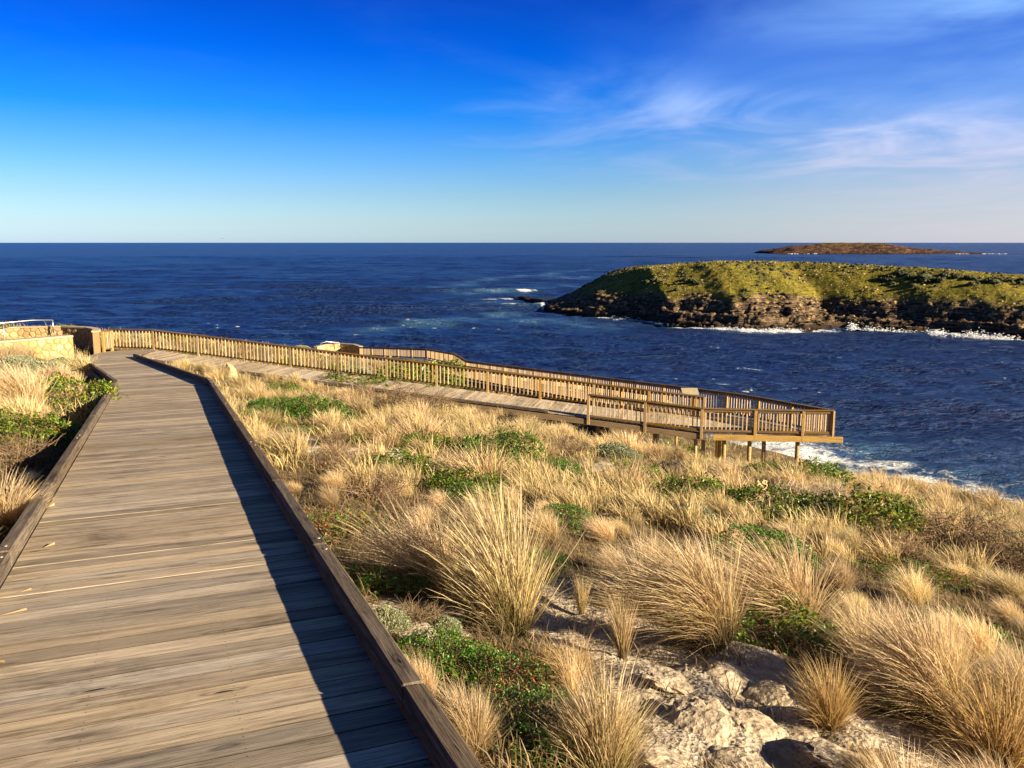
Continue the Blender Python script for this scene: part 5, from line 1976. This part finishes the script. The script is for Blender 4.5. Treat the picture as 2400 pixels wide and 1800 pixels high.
# ------------------------------------------------------------------ rocks
def rock_mat(name, c0_, c1_):
    m, nt, bs, out = new_mat(name)
    p = nt.node('ShaderNodeNewGeometry').outputs['Position']
    n_ = nt.noise(p, 9, 6, .68)
    n2_ = nt.noise(p, 45, 4, .65)
    pit_ = nt.voro(p, 26)
    cc = nt.mix(nt.rng(n_, .35, .68), c0_, c1_)
    cc = nt.mix(nt.math('MULTIPLY', nt.rng(pit_, .28, .1), .8), cc, tuple(x * .35 for x in c0_))
    nt.put(bs.inputs['Base Color'], cc)
    nt.put(bs.inputs['Roughness'], .95)
    nt.put(bs.inputs['Specular IOR Level'], .1)
    nt.put(bs.inputs['Normal'], nt.bump(nt.math('ADD', n_, nt.math('ADD', nt.math('MULTIPLY', n2_, .4), nt.math('MULTIPLY', pit_, .5))), .8, .025))
    return m


M_LIME = rock_mat("pitted_limestone", (.33, .27, .19), (.53, .445, .335))
M_TAN = rock_mat("tan_boulder_stone", (.40, .27, .13), (.62, .47, .27))
RK = [rock_mesh("rock", 600 + i, M_LIME, 4, .5, .36) for i in range(5)]
RT = [rock_mesh("rock", 620 + i, M_TAN, 3, .9, .45) for i in range(2)]


def put_rock(px, py, wpx, label, meshes=RK, group=None, zs=1.0):
    q = px_gz(px, py)
    s = wpx / F_PX * np.linalg.norm(q) / 2
    o = link("boulder" if meshes is RT else "limestone_rock", random.choice(meshes), None, (q[0], q[1], q[2] + s * (.12 if meshes is RT else -.06) * zs), (random.uniform(-.3, .3), random.uniform(-.3, .3), random.uniform(0, 6.28)))
    o.scale = (s, s * random.uniform(.6, 1), s * zs)
    return tag(o, label, "rock", group)


put_rock(1782, 1160, 55, "tan angular boulder beside the bleached twigs", RT, zs=1.2)
put_rock(540, 884, 30, "pale stone standing in the grass under the ramp edge", RT, zs=1.9)
put_rock(1985, 1192, 50, "tan stone under the grey dead bush", RT)
for px_i, py_i, w_i, lb in [(1560, 1590, 130, "flat limestone slab at the top of the bare patch"), (1690, 1610, 110, "pitted limestone lump below the big golden tussock"),
                            (1790, 1640, 120, "limestone lump uphill of the small brown tussock"), (1640, 1700, 180, "broad pitted limestone hump in the bare patch"),
                            (1770, 1700, 120, "limestone knob between the humps"), (1880, 1735, 110, "pale sunlit limestone knob beside the small brown tussock"),
                            (1960, 1770, 150, "crusted limestone shelf under the small brown tussock"), (1540, 1770, 160, "crusted limestone beside the pale arching tussock"),
                            (1700, 1790, 170, "low limestone hump at the lowest edge of the bare patch"), (1400, 1465, 120, "crumbling limestone by the slender grass spike"),
                            (1480, 1480, 70, "small limestone piece beneath the windblown tussock"), (1340, 1495, 80, "limestone chip pile under the tallest tussock"),
                            (2060, 1800, 130, "shaded limestone near the giant tussock pair"), (690, 1040, 50, "pale stones in the sandy gap by the kerb"),
                            (850, 1068, 60, "pale stone under the mid-slope tussock"), (920, 1075, 50, "small pale stone beside the mid-slope sand")]:
    put_rock(px_i, py_i, w_i * 1.0, lb, zs=.42)

M_DARKROCK = rock_mat("dark_lichened_stone", (.045, .036, .03), (.13, .105, .08))
RD = [rock_mesh("rock", 630 + i, M_DARKROCK, 3, .8, .5) for i in range(3)]
for px_i, py_i, w_i, lb in [(1330, 1048, 70, "dark boulder in grass between ramp and cushion group"), (1462, 1046, 60, "dark boulder wedged behind the roundest cushion bush"), (1590, 1112, 80, "dark boulder beside the dark grey shrub"),
                            (1700, 1100, 75, "dark boulder in the shade under the platform"), (1745, 1118, 60, "low dark stone below the platform's middle stilt"), (1215, 1012, 60, "dark boulder next to the blackish bush")]:
    put_rock(px_i, py_i, w_i, lb, RD, zs=.9)

# loose straw on the deck along the kerb
rs = np.random.default_rng(702)
V, F, C = [], [], []
o_ = 0
for k in range(6):
    al = rs.uniform(4.5, 13)
    p_ = D1 * al + P1 * (-1.06 + abs(rs.normal(0.0, .07)))
    a_ = rs.uniform(-.6, 1.6)
    L = rs.uniform(.05, .17)
    d_ = np.array([math.cos(a_), math.sin(a_)])
    z_ = float(z1(*p_)) + .006
    b_ = p_ + d_ * L
    n_ = np.array([-d_[1], d_[0]]) * .0014
    V += [(*(p_ - n_), z_), (*(p_ + n_), z_), (*(b_ + n_ * .3), float(z1(*b_)) + rs.uniform(.004, .03)), (*(b_ - n_ * .3), float(z1(*b_)) + .006)]
    F.append([o_, o_ + 1, o_ + 2, o_ + 3])
    o_ += 4
    cc = np.array((.55, .40, .17)) * rs.uniform(.6, 1.1)
    C += [cc] * 4
kind(tag(link("loose_straw", mesh_np("loose_straw", np.array(V), np.array(F), M_GRASS, cols=np.array(C))), "loose straw blown against the kerb of the boardwalk", "straw"), 'stuff')

# dark bushes standing out on the islet
bm_ = [rock_mesh("foliage", 640 + i, M_ISBUSH, 3, .75, .7) for i in range(4)]
rb_ = np.random.default_rng(720)
for k in range(46):
    px_i = rb_.uniform(2050, 2400) if k < 38 else rb_.uniform(1480, 1660)
    py_i = (655 + (px_i - 2050) * .028 + rb_.normal(0, 7)) if k < 38 else 668 + rb_.normal(0, 8)
    rr0 = ray(px_i, py_i)
    for t_ in np.arange(330, 520, .8):
        q = rr0 * t_
        hz_, vg_, tt_ = islet_h(np.array([q[0]]), np.array([q[1]]))
        if q[2] < hz_[0]:
            break
    else:
        continue
    s = rb_.uniform(1.0, 2.2)
    o = link("islet_bush", bm_[k % 4], None, (q[0], q[1], float(hz_[0]) + .3 * s), (0, 0, rb_.uniform(0, 6)))
    o.scale = (s * rb_.uniform(1, 1.5), s, s * .9)
    tag(o, "dark rounded bush in the band of bushes on the green top of the near islet", "bush", "bushes on the islet")

# spray and broken water at the foot of the islet
rw_ = np.random.default_rng(731)
parts = []
m, nt, bs, out = new_mat("surf_foam")
nt.put(bs.inputs['Base Color'], (0.78, .82, .84))
nt.put(bs.inputs['Roughness'], .95)
M_FOAM = m
blob = rock_mesh("foam_blob", 650, M_FOAM, 1, .8, .6)
bv = np.array([v_.co[:] for v_ in blob.vertices])
bf = np.array([p.vertices[:] for p in blob.polygons])
V, F = [], []
o_ = 0
for cx_px, wd_, n_, hs in [(1460, 40, 60, .9), (1520, 60, 50, .6), (1700, 60, 60, .7), (1760, 60, 60, .8), (1820, 40, 50, .9), (1860, 40, 40, .7), (2000, 14, 60, 1.5), (2050, 50, 60, 1.1), (2120, 60, 50, .8), (2200, 30, 60, 1.3), (2290, 40, 70, 1.5), (2350, 50, 60, 1.2)]:
    for k in range(n_ * 7):
        u = (rw_.normal(cx_px, wd_ * .45) - 1200) / F_PX
        yy = np.interp(u, WX / WY, WY) + rw_.normal(-2.0, 2.6)
        xx = u * yy
        s = rw_.uniform(.06, .24) * min(hs, 1.1)
        zz = SEA + .2 + abs(rw_.normal(0, .75)) * hs * .9
        v_ = bv * np.array([s * 1.6, s, s * .7]) * rw_.uniform(.8, 1.2, (1, 3)) + np.array([xx, yy, zz])
        V.append(v_)
        F.append(bf + o_)
        o_ += len(bv)
for a_px, b_px, n_ in ((1835, 1862, 12), (1872, 1905, 9), (2228, 2262, 16), (2290, 2345, 26)):     # and round the far islet
    for k in range(n_):
        u = (rw_.uniform(a_px, b_px) - 1200) / F_PX
        yy = 2775 + rw_.normal(0, 8)
        v_ = bv * np.array([4.0, 2.5, .7]) * rw_.uniform(.5, 1.3, (1, 3)) + np.array([u * yy, yy, SEA + rw_.uniform(.1, .7)])
        V.append(v_)
        F.append(bf + o_)
        o_ += len(bv)
bpy.data.meshes.remove(blob)
kind(tag(link("surf_spray", mesh_np("surf_spray", np.concatenate(V), np.concatenate(F), M_FOAM, True)), "white surf breaking on the ledges of the near and far islets", "surf"), 'stuff')

# a lone seabird low over the horizon
q = at(521, 559, 330)
bird = thing("seabird", tuple(q), "tiny dark seabird gliding just above the sea horizon", "bird")
M_BIRD = simple("bird_plumage", (.05, .045, .045), .8)
bd_ = rock_mesh("body", 660, M_BIRD, 2, 1.0, .05)
o = link("body", bd_, bird)
o.scale = (.11, .26, .10)
for s_ in (-1, 1):
    vs = [(s_ * .07, .09, .02), (s_ * .32, .12, .13), (s_ * .68, -.06, .06), (s_ * .30, -.03, .12), (s_ * .07, -.10, .02)]
    vs += [(x, y, z - .018) for x, y, z in vs]
    fs = [[0, 1, 3, 4], [1, 2, 3], [9, 8, 6, 5], [8, 7, 6]] + [[i, (i + 1) % 5, 5 + (i + 1) % 5, 5 + i] for i in range(5)]
    me = bpy.data.meshes.new("wing")
    me.from_pydata(vs, [], fs)
    me.update()
    me.materials.append(M_BIRD)
    link("wing", me, bird)
